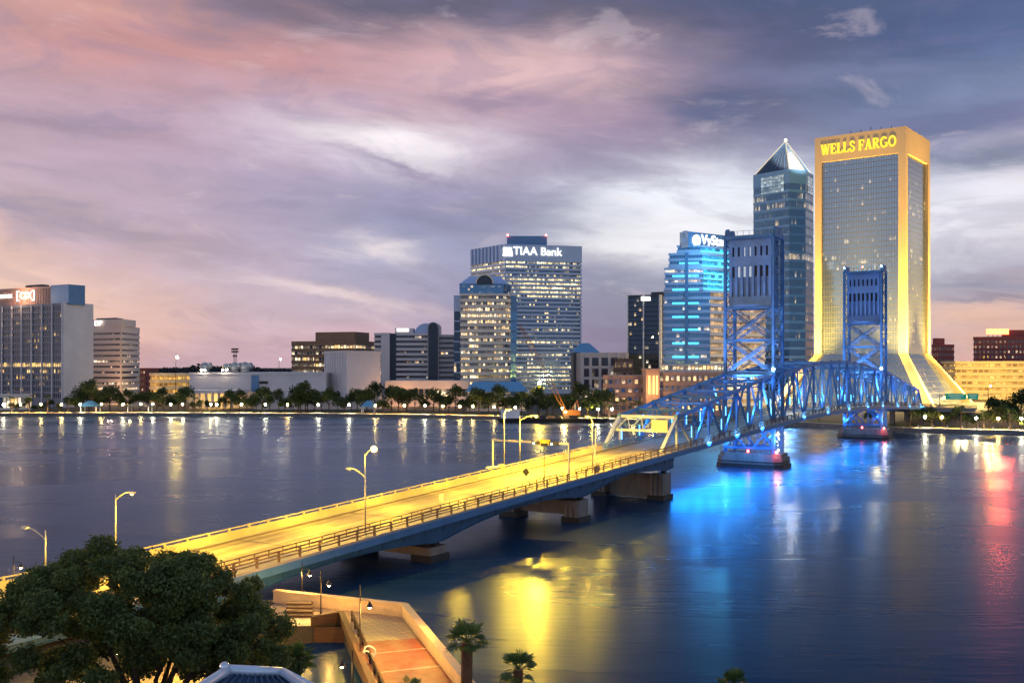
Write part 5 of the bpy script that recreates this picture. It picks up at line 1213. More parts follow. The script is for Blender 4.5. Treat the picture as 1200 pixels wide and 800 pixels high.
# ------------------------------------------------------------------ far riverbank: lamps, trees, small buildings
ORD = 'first second third fourth fifth sixth seventh eighth ninth tenth eleventh twelfth thirteenth fourteenth fifteenth sixteenth seventeenth eighteenth nineteenth'.split()
for t_, o_ in (('twenty', 'twentieth'), ('thirty', 'thirtieth'), ('forty', 'fortieth'), ('fifty', 'fiftieth'), ('sixty', 'sixtieth'), ('seventy', 'seventieth'), ('eighty', 'eightieth'), ('ninety', 'ninetieth')):
    ORD += [o_] + [t_ + '-' + q for q in ORD[:9]]
PLACES = [(60, 'the grey slab tower'), (165, 'the pink ribbon windowed block'), (225, 'the parking deck'), (380, 'the long concert hall'), (450, 'the fly tower'), (540, 'the banded office'), (605, 'the cream tower'), (690, 'the tall bank tower'), (770, 'the pale stone block'), (860, 'the salmon market'), (1080, 'the lift bridge'), (1130, 'the golden tower base'), (1300, 'the golden garage')]
def place(u): return next(n for a, n in PLACES if u < a)
def make_bank_lamp(name, mt, col, energy, gr=.46):
    th = thing(name, 'x', 'street lamp', (0, 0, 0), 'globe lamps along the far riverwalk')
    g = MB(); g.cyl((0, 0, 0), (0, 0, 3.7), .09, .06, 6); g.build('pole', M['dark_metal'], th)
    g = MB(); g.sphere((0, 0, 4.0), gr, 10, 6); g.build('globe', M[mt], th)
    lamp_light('lamp_light', 'SPOT', (0, 0, 4.0 - gr - .05), energy * 1.3, col, th, .3, spot=150, blend=.35)
    return th
lw = make_bank_lamp('riverwalk_lamp', 'lamp_white', (1, .72, .36), 9500)
lg = make_bank_lamp('riverwalk_lamp', 'lamp_warm', (1, .56, .14), 12500)
LAMPS = [(4, 0), (24, 1), (48, 1), (72, 1), (94, 0), (119, 1), (144, 0), (165, 1), (179, 0), (200, 0), (214, 0), (247, 0), (254, 0), (283, 0), (311, 0), (337, 1), (373, 0), (409, 0), (440, 1), (474, 1), (498, 0), (519, 1), (539, 1), (554, 1), (579, 1), (604, 0), (659, 1), (679, 0), (701, 0), (717, 0), (742, 1), (1084, 0), (1104, 1), (1144, 0), (1170, 1), (1197, 0)]
used_w = used_g = False
for k, (u, warm) in enumerate(LAMPS):
    D = 480
    for _ in range(6): D = shore_y(X(u, D)) + 4.0 + (k % 3) * 1.6
    src = lg if warm else lw
    lab = f"{'golden' if warm else 'white'} globe lamp on far riverwalk, {ORD[k]} from the left, below {place(u)}"
    first = (warm and not used_g) or (not warm and not used_w)
    if first:
        src.location = (X(u, D), D, GZ); src['label'] = lab
        if warm: used_g = True
        else: used_w = True
    else: copy_thing(src, (X(u, D), D, GZ), 0, lab)
# tall lamps standing behind the bank
def mast_lamp(u, v, D, label, mt, col, en, r_=.7, cat='street lamp'):
    th = thing('mast_lamp', label, cat, (X(u, D), D, GZ), 'tall lamps behind the far bank'); z = ZV(v, D)
    g = MB(); g.cyl((X(u, D), D, GZ), (X(u, D), D, z - .4), .22, .13, 8); g.build('pole', M['dark_metal'], th)
    g = MB(); g.beam((X(u, D), D, z - .4), (X(u, D) + .9, D, z - .2), .12, .12); g.build('arm', M['dark_metal'], th)
    g = MB(); g.sphere((X(u, D) + .9, D - .1, z), r_, 10, 8); g.build('lamp_globe', M[mt], th)
    lamp_light('lamp_light', 'POINT', (X(u, D) + .9, D - .1 - r_ - .5, z), en, col, th, .5)
mast_lamp(206, 418.5, 600, 'tall mast with an orange lamp above the parking deck', 'lamp_warm', SODIUM, 9000, .8)
mast_lamp(327, 421, 620, 'tall mast with a small white lamp behind the concert hall', 'lamp_white', (1, .8, .55), 3000, .5)
mast_lamp(630, 448.5, 476, 'tall golden street lamp before the bank tower, near the crane', 'lamp_warm', SODIUM, 9000, .75)
mast_lamp(763, 395, 600, 'tall twin orange lamp before the dark glass office block', 'lamp_warm', SODIUM, 3000, .35)
mast_lamp(1158, 452, 430, 'tall street lamp in front of the golden garage', 'lamp_warm', SODIUM, 6000, .3)
# radio mast
th = thing('radio_mast', 'lattice radio mast with antenna drums above the concert hall roof', 'mast', (X(276, 640), 640, GZ))
g = MB(); xm = X(275.5, 640)
for sx_ in (-.7, .7): g.beam((xm + sx_, 640, GZ), (xm + sx_, 640, ZV(408, 640)), .3, .3)
for k in range(24): z = GZ + 1.4 * k; g.beam((xm - .7, 640, z), (xm + .7, 640, z + 1.4), .16, .16)
g.build('mast_frame', M['dark_metal'], th)
for v in (409, 412, 417):
    g = MB(); g.obox((xm, 639.6, ZV(v, 640)), (2.2 if v < 415 else 1.3, 0, 0), (0, .3, 0), (0, 0, .5)); g.build('antenna', M['dark_metal'], th)
# broadleaf trees
def make_tree(seed, h, w_):
    r = random.Random(seed); th = thing('riverside_tree', 'x', 'tree', (0, 0, 0), 'round trees along the far riverbank')
    lumps = []
    for k in range(13):
        a, q = r.uniform(0, 6.28), r.uniform(.1, 1); lumps.append(((math.cos(a) * q * w_ * .36, math.sin(a) * q * w_ * .36, h * (.45 + .40 * (1 - q * q) + r.uniform(-.06, .10))), w_ * r.uniform(.15, .25), .75))
    lo = leaf_object('crown', lumps, 1300, .40, seed, M['leaf_far'], th)
    g = MB(); g.tube([(0, 0, 0), (.1, 0, h * .25), (.0, .1, h * .55)], [.28, .22, .12], 6)
    for k in range(4):
        a = k * 1.6 + r.random(); g.tube([(0, 0, h * .28), (math.cos(a) * w_ * .2, math.sin(a) * w_ * .2, h * .6)], [.14, .05], 5)
    g.build('trunk', M['trunk'], th); return th
protos = [make_tree(30 + k, h, w_) for k, (h, w_) in enumerate(((11, 11), (9.5, 9), (13.5, 11), (7.5, 8.5), (10, 13.5)))]
TREES = []
rr_ = random.Random(4)
u = 6
while u < 552:
    u += rr_.uniform(7, 11)
    big = 1.0
    if u < 84: big = .45
    if 222 < u < 262: big = .55
    TREES.append((u, rr_.uniform(12, 34), big * rr_.uniform(.75, 1.25)))
for u_ in (95, 104, 113, 350, 358): TREES.append((u_, 22, 1.15))
while u < 700:
    u += rr_.uniform(8, 12); TREES.append((u, rr_.uniform(14, 26), rr_.uniform(.8, 1.2)))
for u_ in (1078, 1092, 1106, 1119, 1133, 1148, 1160, 1176, 1192, 1205): TREES.append((u_, rr_.uniform(9, 16), rr_.uniform(.5, .72)))
for u_ in (1165, 1180, 1196, 1210): TREES.append((u_, 60, rr_.uniform(.95, 1.2)))
for u_ in (960, 990, 1020): TREES.append((u_, 30, .7))
TREES.sort(); fst = [True] * 5
for k, (u_, back_, s) in enumerate(TREES):
    D = 470
    for _ in range(6): D = shore_y(X(u_, D)) + back_
    i = k % 5; rz = rr_.uniform(0, 6.28)
    lab = f"{'low' if s < .75 else 'dark'} round tree on far bank, {ORD[k]} from the left, before {place(u_)}"
    if fst[i]: o = protos[i]; o.location = (X(u_, D), D, GZ); o.rotation_euler = (0, 0, rz); o.scale = (s,) * 3; o['label'] = lab; fst[i] = False
    else: copy_thing(protos[i], (X(u_, D), D, GZ), rz, lab, s)
# palms
def palm_mesh(th, h, cr, nf, seed, mtrunk=None, fan=False, tr=.18, droop=.9):
    r = random.Random(seed); g = MB(); lean = r.uniform(-.03, .03) * h
    g.tube([(0, 0, 0), (lean * .4, 0, h * .4), (lean, 0, h)], [tr * 1.2, tr, tr * .9], 8); g.build('trunk', mtrunk or M['trunk'], th)
    g = MB(); c = Vector((lean, 0, h))
    for k in range(nf):
        a = 2 * math.pi * k / nf * 2.39996 * 3 + r.uniform(-.2, .2); e = r.uniform(-.55, 1.3); L = cr * r.uniform(.75, 1.05)
        hd = Vector((math.cos(a), math.sin(a), 0)); 
        if fan:
            st = c + (hd * math.cos(e) + Vector((0, 0, math.sin(e)))) * L * .45
            g.beam(c, st, .03, .03); ax = (st - c).normalized(); sd = ax.cross(Vector((0, 0, 1))).normalized(); up = sd.cross(ax)
            for j in range(11):
                b_ = (j - 5) / 5 * 1.35; dr = (ax * math.cos(b_) + sd * math.sin(b_)); ln = L * .62 * (1 - .25 * abs(b_) / 1.5) * r.uniform(.85, 1.1)
                m_ = st + dr * ln * .6 + Vector((0, 0, -.03 * ln)); tip = st + dr * ln + Vector((0, 0, -ln * .16)); pw = dr.cross(up).normalized() * .06 * L / 1.6
                g.face([st, m_ - pw, tip, m_ + pw])
        else:
            pts = [c + hd * (L * q * math.cos(e * (1 - q * .3))) + Vector((0, 0, L * (math.sin(e) * q - droop * q * q * .75))) for q in (0, .2, .4, .6, .8, 1.0)]
            for p, q in zip(pts[:-1], pts[1:]): g.beam(p, q, .03, .03)
            sd = hd.cross(Vector((0, 0, 1)))
            for j in range(14):
                q = .12 + .86 * j / 13; i = min(4, int(q * 5)); p = pts[i].lerp(pts[i + 1], q * 5 - i); ll = L * .30 * (1 - .6 * abs(q - .4))
                for sg in (-1, 1):
                    tip = p + sd * sg * ll * .8 + hd * ll * .4 + Vector((0, 0, -ll * .45)); w_ = hd * ll * .09
                    g.face([p - w_, tip, p + w_])
    g.build('fronds', M['leaf_palm'], th)
pp = thing('palm_tree', 'x', 'palm tree', (0, 0, 0), 'palms on the far riverbank'); palm_mesh(pp, 7.0, 2.6, 22, 3, tr=.2)
PALMS = [(690, 10), (703, 14), (714, 9), (722, 16), (731, 11), (740, 15), (748, 10), (756, 14), (14, 8), (34, 9), (56, 8), (80, 9), (1066, 6), (1126, 6), (1153, 7), (1184, 6), (668, 14), (228, 8), (236, 8), (642, 16)]
PALMS.sort()
for k, (u_, b_) in enumerate(PALMS):
    D = 470
    for _ in range(6): D = shore_y(X(u_, D)) + b_
    lab = f"slender palm on far riverbank, {ORD[k]} palm from the left, near {place(u_)}"
    if k == 0: pp.location = (X(u_, D), D, GZ); pp['label'] = lab
    else: copy_thing(pp, (X(u_, D), D, GZ), k * 1.3, lab, .8 + .35 * ((k * 7) % 5) / 5)
# gazebo
def small_roofed(name, label, cat, u, D, w_, d_, zw, zr_, mroof):
    x = X(u, D); th = thing(name, label, cat, (x, D, GZ))
    for sx_ in (-1, 1):
        for sy in (-1, 1): g = MB(); g.box((x + sx_ * w_ * .42, D + sy * d_ * .42, (GZ + zw) / 2), (.3, .3, zw - GZ)); g.build('post', M['white_paint'], th)
    g = MB(); pl = [(x - w_ / 2, D - d_ / 2), (x + w_ / 2, D - d_ / 2), (x + w_ / 2, D + d_ / 2), (x - w_ / 2, D + d_ / 2)]
    g.loft([(a, b, zw) for a, b in pl], [(x + (a - x) * .25, D + (b - D) * .1, zr_) for a, b in pl]); g.build('roof', mroof, th)
small_roofed('gazebo', 'small blue roofed gazebo on the far riverwalk below the fly tower', 'gazebo', 432, 497, 7, 6, 4.6, 7.4, M['roof_blue'])
small_roofed('kiosk', 'pale hipped kiosk on the far bank at left beneath big trees', 'kiosk', 106, 504, 9, 6, 4.4, 7.2, M['roof_blue'])
small_roofed('pavilion', 'dark roofed park pavilion left of the parking deck', 'pavilion', 164, 506, 12, 6, 4.2, 6.8, M['roof_dark'])
small_roofed('market_canopy', 'round roofed canopy lit yellow beside palms right of the crane', 'canopy', 688, 462, 13, 8, 7.5, 10, M['roof_dark'])
lamp_light('canopy_light', 'POINT', (X(692, 458), 456, 6), 4500, (1, .85, .12), None, .4)
# crane barge moored off the bank
bx, by = X(640, 440), 441.0
bg_ = thing('work_barge', 'dark flat work barge moored on far shore under the crane', 'barge', (bx, by, 0))
g = MB(); x0, x1 = X(582, by), X(712, by); g.loft([(x0 + 2, by - 5, -.6), (x1 - 2, by - 5, -.6), (x1 - 2, by + 5, -.6), (x0 + 2, by + 5, -.6)], [(x0, by - 5.6, 1.9), (x1, by - 5.6, 1.9), (x1, by + 5.6, 1.9), (x0, by + 5.6, 1.9)]); g.build('hull', M['dark_wet'], bg_)
g = MB(); g.box((X(598, by), by, 3.4), (8, 5, 3.0)); g.box((X(598, by), by, 5.0), (8.6, 5.6, .25)); g.build('cabin', M['white_paint'], bg_)
for k in range(6):
    g = MB(); g.box((X(618 + k * 9, by), by - 2, 2.35), (2.6, 2.2, .9 + .4 * (k % 3))); g.build('deck_gear', M['rail_brown'] if k % 2 else M['dark_metal'], bg_)
cr = thing('crawler_crane', 'orange crawler crane with long lattice boom on the barge', 'crane', (X(668, by), by, 1.9))
xc = X(668, by)
g = MB(); g.box((xc, by - 1.4, 2.5), (6, 1.1, 1.1)); g.box((xc, by + 1.4, 2.5), (6, 1.1, 1.1)); g.build('tracks', M['dark_metal'], cr)
g = MB(); g.box((xc + 1.2, by, 4.2), (6.2, 3, 2.2)); g.box((xc - 2.4, by - .9, 4.4), (1.6, 1.3, 2.4)); g.build('cab', M['orange_steel'], cr)
a, e = Vector((xc - 1.5, by, 4.0)), P(609, 381, by)
g = MB(); d = (e - a).normalized(); sd = d.cross(Vector((0, 1, 0))).normalized(); n = 26
for k in range(n):
    f0, f1 = k / n, (k + 1) / n; w0, w1 = .9 * min(1, .35 + 3 * min(f0, 1 - f0)), .9 * min(1, .35 + 3 * min(f1, 1 - f1)); p, q = a.lerp(e, f0), a.lerp(e, f1)
    for sx_ in (-1, 1):
        for sy in (-1, 1): g.beam(p + sd * sx_ * w0 + Vector((0, sy * .7, 0)), q + sd * sx_ * w1 + Vector((0, sy * .7, 0)), .2, .2)
    sg = 1 if k % 2 else -1; g.beam(p + sd * sg * w0 - Vector((0, .7, 0)), q - sd * sg * w1 - Vector((0, .7, 0)), .14, .14)
g.build('boom', M['orange_steel'], cr)
g = MB(); b_ = Vector((xc + 3.2, by, 9.5)); g.beam((xc + .5, by - .8, 5.2), b_, .25, .25); g.beam((xc + 3.8, by + .8, 5.2), b_, .25, .25); g.build('gantry_mast', M['orange_steel'], cr)
g = MB(); g.beam(b_, a.lerp(e, .97), .07, .07); g.beam(e, e - Vector((0, 0, 20)), .07, .07); g.build('cable', M['dark_metal'], cr)
lamp_light('work_light', 'POINT', (X(660, by), by - 6, 5.5), 1800, (1, .75, .4), None, .4)
mast_lamp(660, 482.5, 434, 'low bright work lamp on the barge beside the crane', 'lamp_warm', SODIUM, 1200, .35)
# overhead highway sign by the flared tower
th = thing('overhead_sign', 'pair of green overhead highway signs before the flared tower base', 'road sign', (X(1126, 470), 470, GZ)); D = 470
for u_ in (1101, 1158): g = MB(); g.cyl((X(u_, D), D, GZ), (X(u_, D), D, ZV(460, D)), .2, .16, 8); g.build('post', M['galv'], th)
g = MB(); g.beam((X(1101, D), D, ZV(463, D)), (X(1158, D), D, ZV(463, D)), .3, .3); g.build('crossbeam', M['galv'], th)
for u0, u1 in ((1107, 1132), (1133.5, 1146)):
    g = MB(); g.box(((X(u0, D) + X(u1, D)) / 2, D - .3, ZV(464.5, D)), (X(u1, D) - X(u0, D), .15, 2.7)); sp_ = g.build('sign_panel', M['green_sign'], th)
    g = MB()
    for k in range(2): g.box(((X(u0, D) + X(u1, D)) / 2, D - .4, ZV(464.5, D) + .5 - 1.0 * k), ((X(u1, D) - X(u0, D)) * (.7 - .2 * k), .04, .28))
    g.build('legend', mat('sign_legend', (.7, .75, .72), .5, emit=(.7, .9, .8), estr=.25), sp_)
# right bank dock wall lamps and bollards
for k, u_ in enumerate((1076, 1094, 1110, 1128, 1146, 1164, 1182)):
    D = 370
    for _ in range(6): D = shore_y(X(u_, D)) + .8
    g = MB(); g.cyl((X(u_, D), D, GZ + .12), (X(u_, D), D, GZ + 1.3), .16, .16, 8); o = g.build('bollard', M['white_paint'], None, loc=(X(u_, D), D, GZ))
    tag(o, f"pale mooring bollard on right seawall, {ORD[k]} from the left", 'bollard', 'bollards on the right seawall')
# ------------------------------------------------------------------ near bank: plaza, basin, lamps, planting
NZ = 1.5
def paver_mat(name, c1, c2, mortar, sc_, rot=0.0):
    m_ = bpy.data.materials.new(name); m_.use_nodes = True; m_.node_tree.nodes.clear(); t = NT(m_.node_tree)
    p = t.n('ShaderNodeNewGeometry').outputs['Position']; mp = t.n('ShaderNodeMapping', {0: p, 2: (0, 0, rot)}).outputs[0]
    br = t.n('ShaderNodeTexBrick', {'Vector': mp, 'Color1': (*c1, 1), 'Color2': (*c2, 1), 'Mortar': (*mortar, 1), 'Scale': sc_, 'Mortar Size': .025, 'Bias': .0})
    nz = t.n('ShaderNodeTexNoise', {'Vector': p, 'Scale': .7, 'Detail': 8.0, 'Roughness': .7}); f_ = t.maprange(nz.outputs[0], .3, .7, .62, 1.2, smooth=False)
    b = t.n('ShaderNodeBsdfPrincipled', {'Base Color': t.mix(1.0, br.outputs[0], t.n('ShaderNodeCombineColor', {0: f_, 1: f_, 2: f_}).outputs[0], 'MULTIPLY'), 'Roughness': t.maprange(nz.outputs[0], .3, .7, .35, .65), 'Normal': t.n('ShaderNodeBump', {'Strength': .3, 'Distance': .03, 'Height': br.outputs[1]}).outputs[0]})
    t.n('ShaderNodeOutputMaterial', {0: b.outputs[0]}); return m_
M['brick_floor'] = paver_mat('red_brick_paving', (.30, .06, .025), (.21, .045, .022), (.09, .04, .025), 1.3, .26)
M['plaza_pale'] = paver_mat('pale_plaza_paving', (.34, .27, .19), (.28, .23, .165), (.14, .11, .08), .55, .26)
M['plaza_wall'] = mat('plaza_parapet', (0.46, 0.36, 0.24), 0.75, var=0.15, vscale=1.0, bump=.2, bscale=4)
M['timber'] = mat('timber_boards', (0.08, 0.045, 0.026), 0.75, var=0.35, vscale=1.5, bump=.4, bscale=4, stretch=(.3, 3, 3))
def G(u, v, z): D = F * (H - z) / (v - HZ); return (X(u, D), D)
c_corner, c_right = G(474, 722, NZ), G(556, 826, NZ)
BZ = [G(400, 727, NZ), G(437, 800, NZ)]
slab = [G(326, 704, NZ), c_corner, c_right, (-1.0, 58), (14, 63), (60, 60), (60, 12), (-120, 12), (-120, 104), (-58, 104), (-38, 103.5)]
# basin cut: U-shaped bank made of butted slabs
A0, A1 = BZ; A2 = G(365, 733, NZ); A3 = (-24.0, 89.0); A4 = (-21.0, 66.0)
g = MB()
def top(poly, z=NZ, z0=-2.5, mi=0): g.prism(ccw([tuple(p) for p in poly]), z0, z, mi)
top([A0, c_corner, c_right, (-1.0, 58), (A1[0] + 1.2, 58), A1]); 
top([(-38, 103.5), G(326, 703, NZ), c_corner, A0, A2, A3]); top([(-120, 104), (-58, 104), (-38, 103.5), A3, A4, (A4[0], 58), (-120, 58)]); top([(-120, 58), (A4[0], 58), (A1[0] + 1.2, 58), (-1, 58), (14, 63), (60, 60), (60, 8), (-120, 8)])
tag(g.build('near_bank', M['ground']), kind='structure')
g = MB(); zt = NZ + .012
def sheet(poly, z, mi): pl = ccw([tuple(p) for p in poly]); g.face([(x, y, z) for x, y in pl], mi)
sheet([A0, c_corner, c_right, (-1.6, 58.2), (A1[0] + 1.2, 58.2), A1], NZ + .006, 0)
sheet([G(326, 704, NZ), c_corner, A0, A2, (-24, 91)], NZ + .010, 0)
def lerp2(a, b, t): return (a[0] + (b[0] - a[0]) * t, a[1] + (b[1] - a[1]) * t)
fa = lambda t: lerp2(A0, A1, t); fb = lambda t: lerp2(c_corner, c_right, t)
sheet([fa(.40), fb(.30), c_right, (-1.7, 58.4), (A1[0] + 1.2, 58.4), A1], NZ + .014, 1)
for ta, tb in ((.60, .42), (.87, .62), (1.13, .80)):
    a0, a1 = lerp2(A0, A1, ta), lerp2(A0, A1, ta + .012); b0, b1 = fb(tb), fb(tb + .010); sheet([a0, b0, b1, a1], NZ + .018, 2)
tag(g.build('plaza_paving', [M['plaza_pale'], M['brick_floor'], M['line']]), kind='structure')
def wall_run(pts, h, w_, z0, name, label, m_, cap=None):
    g = MB()
    for a, b in zip(pts[:-1], pts[1:]):
        a, b = Vector(a), Vector(b); d = (b - a).normalized(); n = Vector((-d.y, d.x)) * w_ / 2
        g.loft([(a - n).to_3d() + Vector((0, 0, z0)), (b - n).to_3d() + Vector((0, 0, z0)), (b + n).to_3d() + Vector((0, 0, z0)), (a + n).to_3d() + Vector((0, 0, z0))], [(a - n).to_3d() + Vector((0, 0, z0 + h)), (b - n).to_3d() + Vector((0, 0, z0 + h)), (b + n).to_3d() + Vector((0, 0, z0 + h)), (a + n).to_3d() + Vector((0, 0, z0 + h))])
        if cap:
            n2 = n * 1.35; zc = z0 + h; g.loft([(a - n2).to_3d() + Vector((0, 0, zc)), (b - n2).to_3d() + Vector((0, 0, zc)), (b + n2).to_3d() + Vector((0, 0, zc)), (a + n2).to_3d() + Vector((0, 0, zc))], [(a - n2).to_3d() + Vector((0, 0, zc + cap)), (b - n2).to_3d() + Vector((0, 0, zc + cap)), (b + n2).to_3d() + Vector((0, 0, zc + cap)), (a + n2).to_3d() + Vector((0, 0, zc + cap))])
    return tag(g.build(name, m_), label, 'wall')
wall_run([G(322, 705, NZ), c_corner, c_right, (-1.3, 58)], 1.05, .5, NZ + .02, 'plaza_parapet', 'pale golden parapet wall round the river edge of the brick plaza', M['plaza_wall'], .14)
wall_run([A2, A0, (A1[0] + .4, A1[1] - 3)], .75, .35, NZ + .02, 'basin_wall', 'low timber capped wall along the boat basin beside the plaza', M['timber'], .12)
g = MB(); a, b = Vector(A0) + Vector((1.0, -.2)), Vector(A1) + Vector((1.2, -3))
for z in (.45, .85): g.beam((a.x, a.y, NZ + z), (b.x, b.y, NZ + z), .12, .16)
for k in range(9): p = a.lerp(b, k / 8); g.beam((p.x, p.y, NZ + .02), (p.x, p.y, NZ + .95), .16, .16)
tag(g.build('plank_rail', M['timber']), 'brown timber rail between boat basin and brick plaza', 'railing')
# stepped timber landing at the head of the basin
th = thing('timber_landing', 'dark stepped timber landing at the head of the boat basin', 'landing', (*G(352, 720, NZ), NZ))
p = Vector(G(352, 722, NZ)); 
for k in range(4): g = MB(); g.box((p.x - .2 * k, p.y + .9 * k, NZ + .10 + .16 * k), (2.4, .7, .16)); g.build('step', M['timber'], th)
g = MB(); q = Vector(G(384, 731, NZ)); g.box((q.x, q.y - .3, .55), (3.4, .25, 1.6)); g.build('board_wall', M['timber'], th)
g = MB(); g.box((p.x, p.y - .8, .4), (4.8, .25, 1.9)); g.build('board_wall', M['timber'], th)
# shepherd's crook lamps
def crook_lamp(u, v, hgt, side, label, en, z=NZ, Dd=None):
    x, y = G(u, v, z); th = thing('crook_lamp', label, 'street lamp', (x, y, z + .02), 'hooked lamps on the near riverwalk'); z += .02
    g = MB(); g.cyl((x, y, z), (x, y, z + hgt), .06, .045, 8); g.cyl((x, y, z), (x, y, z + .5), .12, .08, 8); g.build('pole', M['dark_metal'], th)
    zz = z + hgt * .80; pts = [(x, y, zz), (x + side * .30, y, zz + .06), (x + side * .62, y, zz + .03), (x + side * .74, y, zz - .12)]
    g = MB(); g.tube(pts, .03, 6); g.build('arm', M['dark_metal'], th)
    g = MB(); e = pts[-1]; g.cyl((e[0], y, e[2]), (e[0], y, e[2] - .38), .07, .28, 12, cap=False); g.sphere((e[0], y, e[2] - .02), .08, 8, 6); hd = g.build('lamp_shade', M['dark_metal'], th)
    g = MB(); g.sphere((e[0], y, e[2] - .36), .15, 8, 6); g.build('bulb', M['lamp_warm'], hd)
    lamp_light('lamp_light', 'POINT', (e[0], y, e[2] - .62), en, (1, .47, .08), th, .12)
    return th
crook_lamp(354, 706, 4.0, 1, 'hooked black lamp by the parapet, nearest the bridge', 700)
crook_lamp(376, 722, 4.2, 1, 'hooked black lamp behind the basin wall at the landing', 800)
crook_lamp(422, 776, 6.0, 1, 'tall hooked black lamp between the basin and brick plaza', 2900)
crook_lamp(413, 812, 3.0, -1, 'black lamp at the near end of the timber rail', 700)
crook_lamp(16, 690, 3.4, 1, 'black lamp at the left edge before the bridge ramp', 500, z=1.5)
crook_lamp(210, 790, 4.0, 1, 'lamp glowing through the trunks under the large dark tree', 5500)
crook_lamp(150, 810, 4.0, -1, 'lamp hidden low behind the large dark tree', 4500)
lamp_light('plaza_flood', 'POINT', (X(500, 84), 84, 5.2), 1500, (1, .50, .09), None, .3)
lamp_light('riverwalk_light', 'POINT', (X(352, 100), 99.5, 4.2), 900, (1, .58, .14), None, .3)
# bicycle rack of curled tubes
th = thing('bike_rack', 'small curled white tube bicycle rack on the brick plaza', 'bike rack', (*G(430, 776, NZ), NZ))
for k in range(2):
    x, y = G(429 + k * 3, 777 - k * 6, NZ); g = MB(); g.tube([(x + .55 * math.cos(a) * (1 - .12 * a), y, NZ + .5 + .48 * math.sin(a)) for a in [i * .42 - 1.6 for i in range(13)]], .06, 6); g.build('hoop', M['white_paint'], th)
# big evergreen oak
tx, ty = X(158, 56), 56.0
oak = thing('oak_tree', 'large dark spreading oak filling the lower left corner', 'tree', (tx, ty, NZ))
r = random.Random(21); lumps = []
top_prof = [(-10, 9.2), (-7.6, 12.2), (-6, 14.0), (-4, 14.9), (-1.5, 15.5), (1, 15.4), (3, 14.9), (5, 14.0), (6.6, 12.4), (8.6, 9.4)]
def tz(x):
    for (a, za), (b, zb) in zip(top_prof[:-1], top_prof[1:]):
        if a <= x <= b: return za + (zb - za) * (x - a) / (b - a)
    return 7
for k in range(270):
    x = r.uniform(-9.8, 8.2); y = r.uniform(-5.5, 5.5) * math.sqrt(max(.05, 1 - (x / 10.5) ** 2)); hz = tz(x) - 1.5 - .06 * y * y
    z = hz - (r.random() ** 1.5) * (hz - 4.0) * .85 - .1
    z += .75
    if z < 9.4 and r.random() < .6: continue
    lumps.append(((tx + x, ty + y, z), r.uniform(.45, 1.2), .75))
leaf_object('crown', lumps, 150000, .10, 77, M['leaf_oak'], oak, shell=.45)
g = MB()
base = Vector((tx + .8, ty, NZ)); g.tube([base, base + Vector((.1, 0, 1.6)), base + Vector((-.1, .1, 3.2))], [.62, .5, .46], 10)
fork = base + Vector((-.1, .1, 3.0))
for k in range(11):
    a = k * .62 + .2; L = r.uniform(4, 7.5); e = r.uniform(.5, 1.2); d = Vector((math.cos(a) * math.cos(e), math.sin(a) * math.cos(e) * .7, math.sin(e)))
    p1, p2, p3 = fork + d * L * .4, fork + d * L * .75 + Vector((0, 0, .3)), fork + d * L * 1.15 + Vector((math.cos(a) * .8, 0, .2))
    g.tube([fork, p1, p2, p3], [.27, .19, .12, .05], 7)
    for j in range(3):
        q = p1.lerp(p3, r.random()); g.tube([q, q + Vector((r.uniform(-1.5, 1.5), r.uniform(-1, 1), r.uniform(.4, 1.6)))], [.07, .025], 5)
g.build('trunk', M['trunk'], oak, True)
# near palms
M['palm_trunk'] = mat('fibrous_palm_trunk', (0.20, 0.09, 0.045), .95, var=.4, vscale=6, bump=.8, bscale=14)
def near_palm(u, v, D, cr_, nf, seed, label, tr=.26):
    z = ZV(v, D); th = thing('fan_palm', label, 'palm tree', (0, 0, 0), 'fan palms on the near bank'); palm_mesh(th, z - NZ, cr_, nf, seed, M['palm_trunk'], True, tr)
    th.location = (X(u, D), D, NZ); return th
near_palm(546, 752, 56, 1.45, 26, 5, 'tallest fan palm with shaggy brown trunk beside the plaza corner', .34)
near_palm(605, 784, 57, 1.3, 24, 6, 'fan palm at bottom centre against golden water', .3)
near_palm(862, 801, 54, 1.1, 30, 8, 'fan palm tip at the bottom edge, furthest right')
near_palm(347, 772, 60, 1.35, 36, 9, 'dark fan palm between the oak and the boat basin')
near_palm(480, 806, 58, .9, 26, 12, 'low palm tuft at the bottom edge of the brick plaza')
near_palm(325, 800, 58, 1.0, 26, 14, 'dark low palm under the oak behind the metal roof')
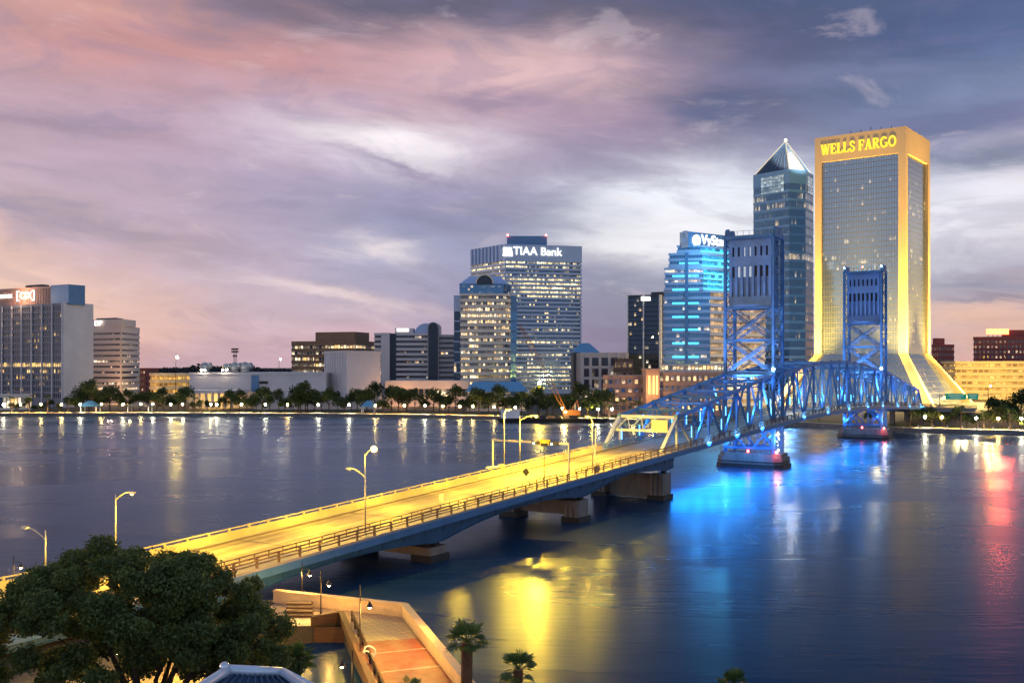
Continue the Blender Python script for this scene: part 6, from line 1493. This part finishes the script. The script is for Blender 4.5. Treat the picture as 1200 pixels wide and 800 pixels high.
# metal roof in front
rf = thing('roof_pavilion', 'pale metal hipped roof with round finial at the bottom edge', 'pavilion', (X(300, 38), 38, NZ)); D = 38
ap = P(268, 786, D); le, re = P(196, 806, D - 2.5), P(420, 806, D - 1.5); bk0, bk1 = P(240, 800, D + 5), P(400, 800, D + 5)
M['ridge'] = mat('pale_ridge_metal', (.62, .70, .80), .35, metal=.35, var=.12, vscale=2.0)
M['standing'] = mat('blue_standing_seam', (.05, .09, .16), .4, metal=.3, var=.1)
r2 = P(330, 789, D + .8); lo = 3.0
eL, eR, eBL, eBR = le + Vector((-1.5, -2.5, -1.4)), re + Vector((2.0, -2.5, -1.6)), bk0 + Vector((-1, 2, -2.2)), bk1 + Vector((1, 2, -2.2))
g = MB(); g.face([eL, eR, r2, ap]); g.face([eR, eBR, r2]); g.face([eBR, eBL, ap, r2]); g.face([eBL, eL, ap]); g.face([eL - Vector((0, 0, .25)), eBL - Vector((0, 0, .25)), eBR - Vector((0, 0, .25)), eR - Vector((0, 0, .25))])
rof = g.build('roof', M['standing'], rf)
g = MB()
for a, b in ((ap, eL), (ap, r2), (r2, eR), (ap, eBL), (r2, eBR)): g.tube([a + Vector((0, 0, .05)), b + Vector((0, 0, .05))], .2, 10)
g.build('ridge_cap', M['ridge'], rof, True)
g = MB()
for k in range(1, 12): t = k / 12; g.beam(ap.lerp(r2, t) + Vector((0, 0, .03)), eL.lerp(eR, t) + Vector((0, 0, .03)), .05, .07)
g.build('seam', M['standing'], rof)
g = MB(); g.sphere(P(263, 781, D) , .2, 14, 10); g.cyl(P(263, 781, D) - Vector((0, 0, .42)), P(263, 781, D), .1, n=8); g.build('finial', mat('bright_metal', (.7, .72, .74), .2, metal=.9), rof, True)
g = MB(); bl = [((eL + eR + eBL + eBR) / 4).lerp(v, .86) for v in (eL, eR, eBR, eBL)]; g.loft([(v.x, v.y, NZ) for v in bl], [(v.x, v.y, min(eL.z, eBL.z) - .4) for v in bl]); g.build('wall', M['precast'], rf)
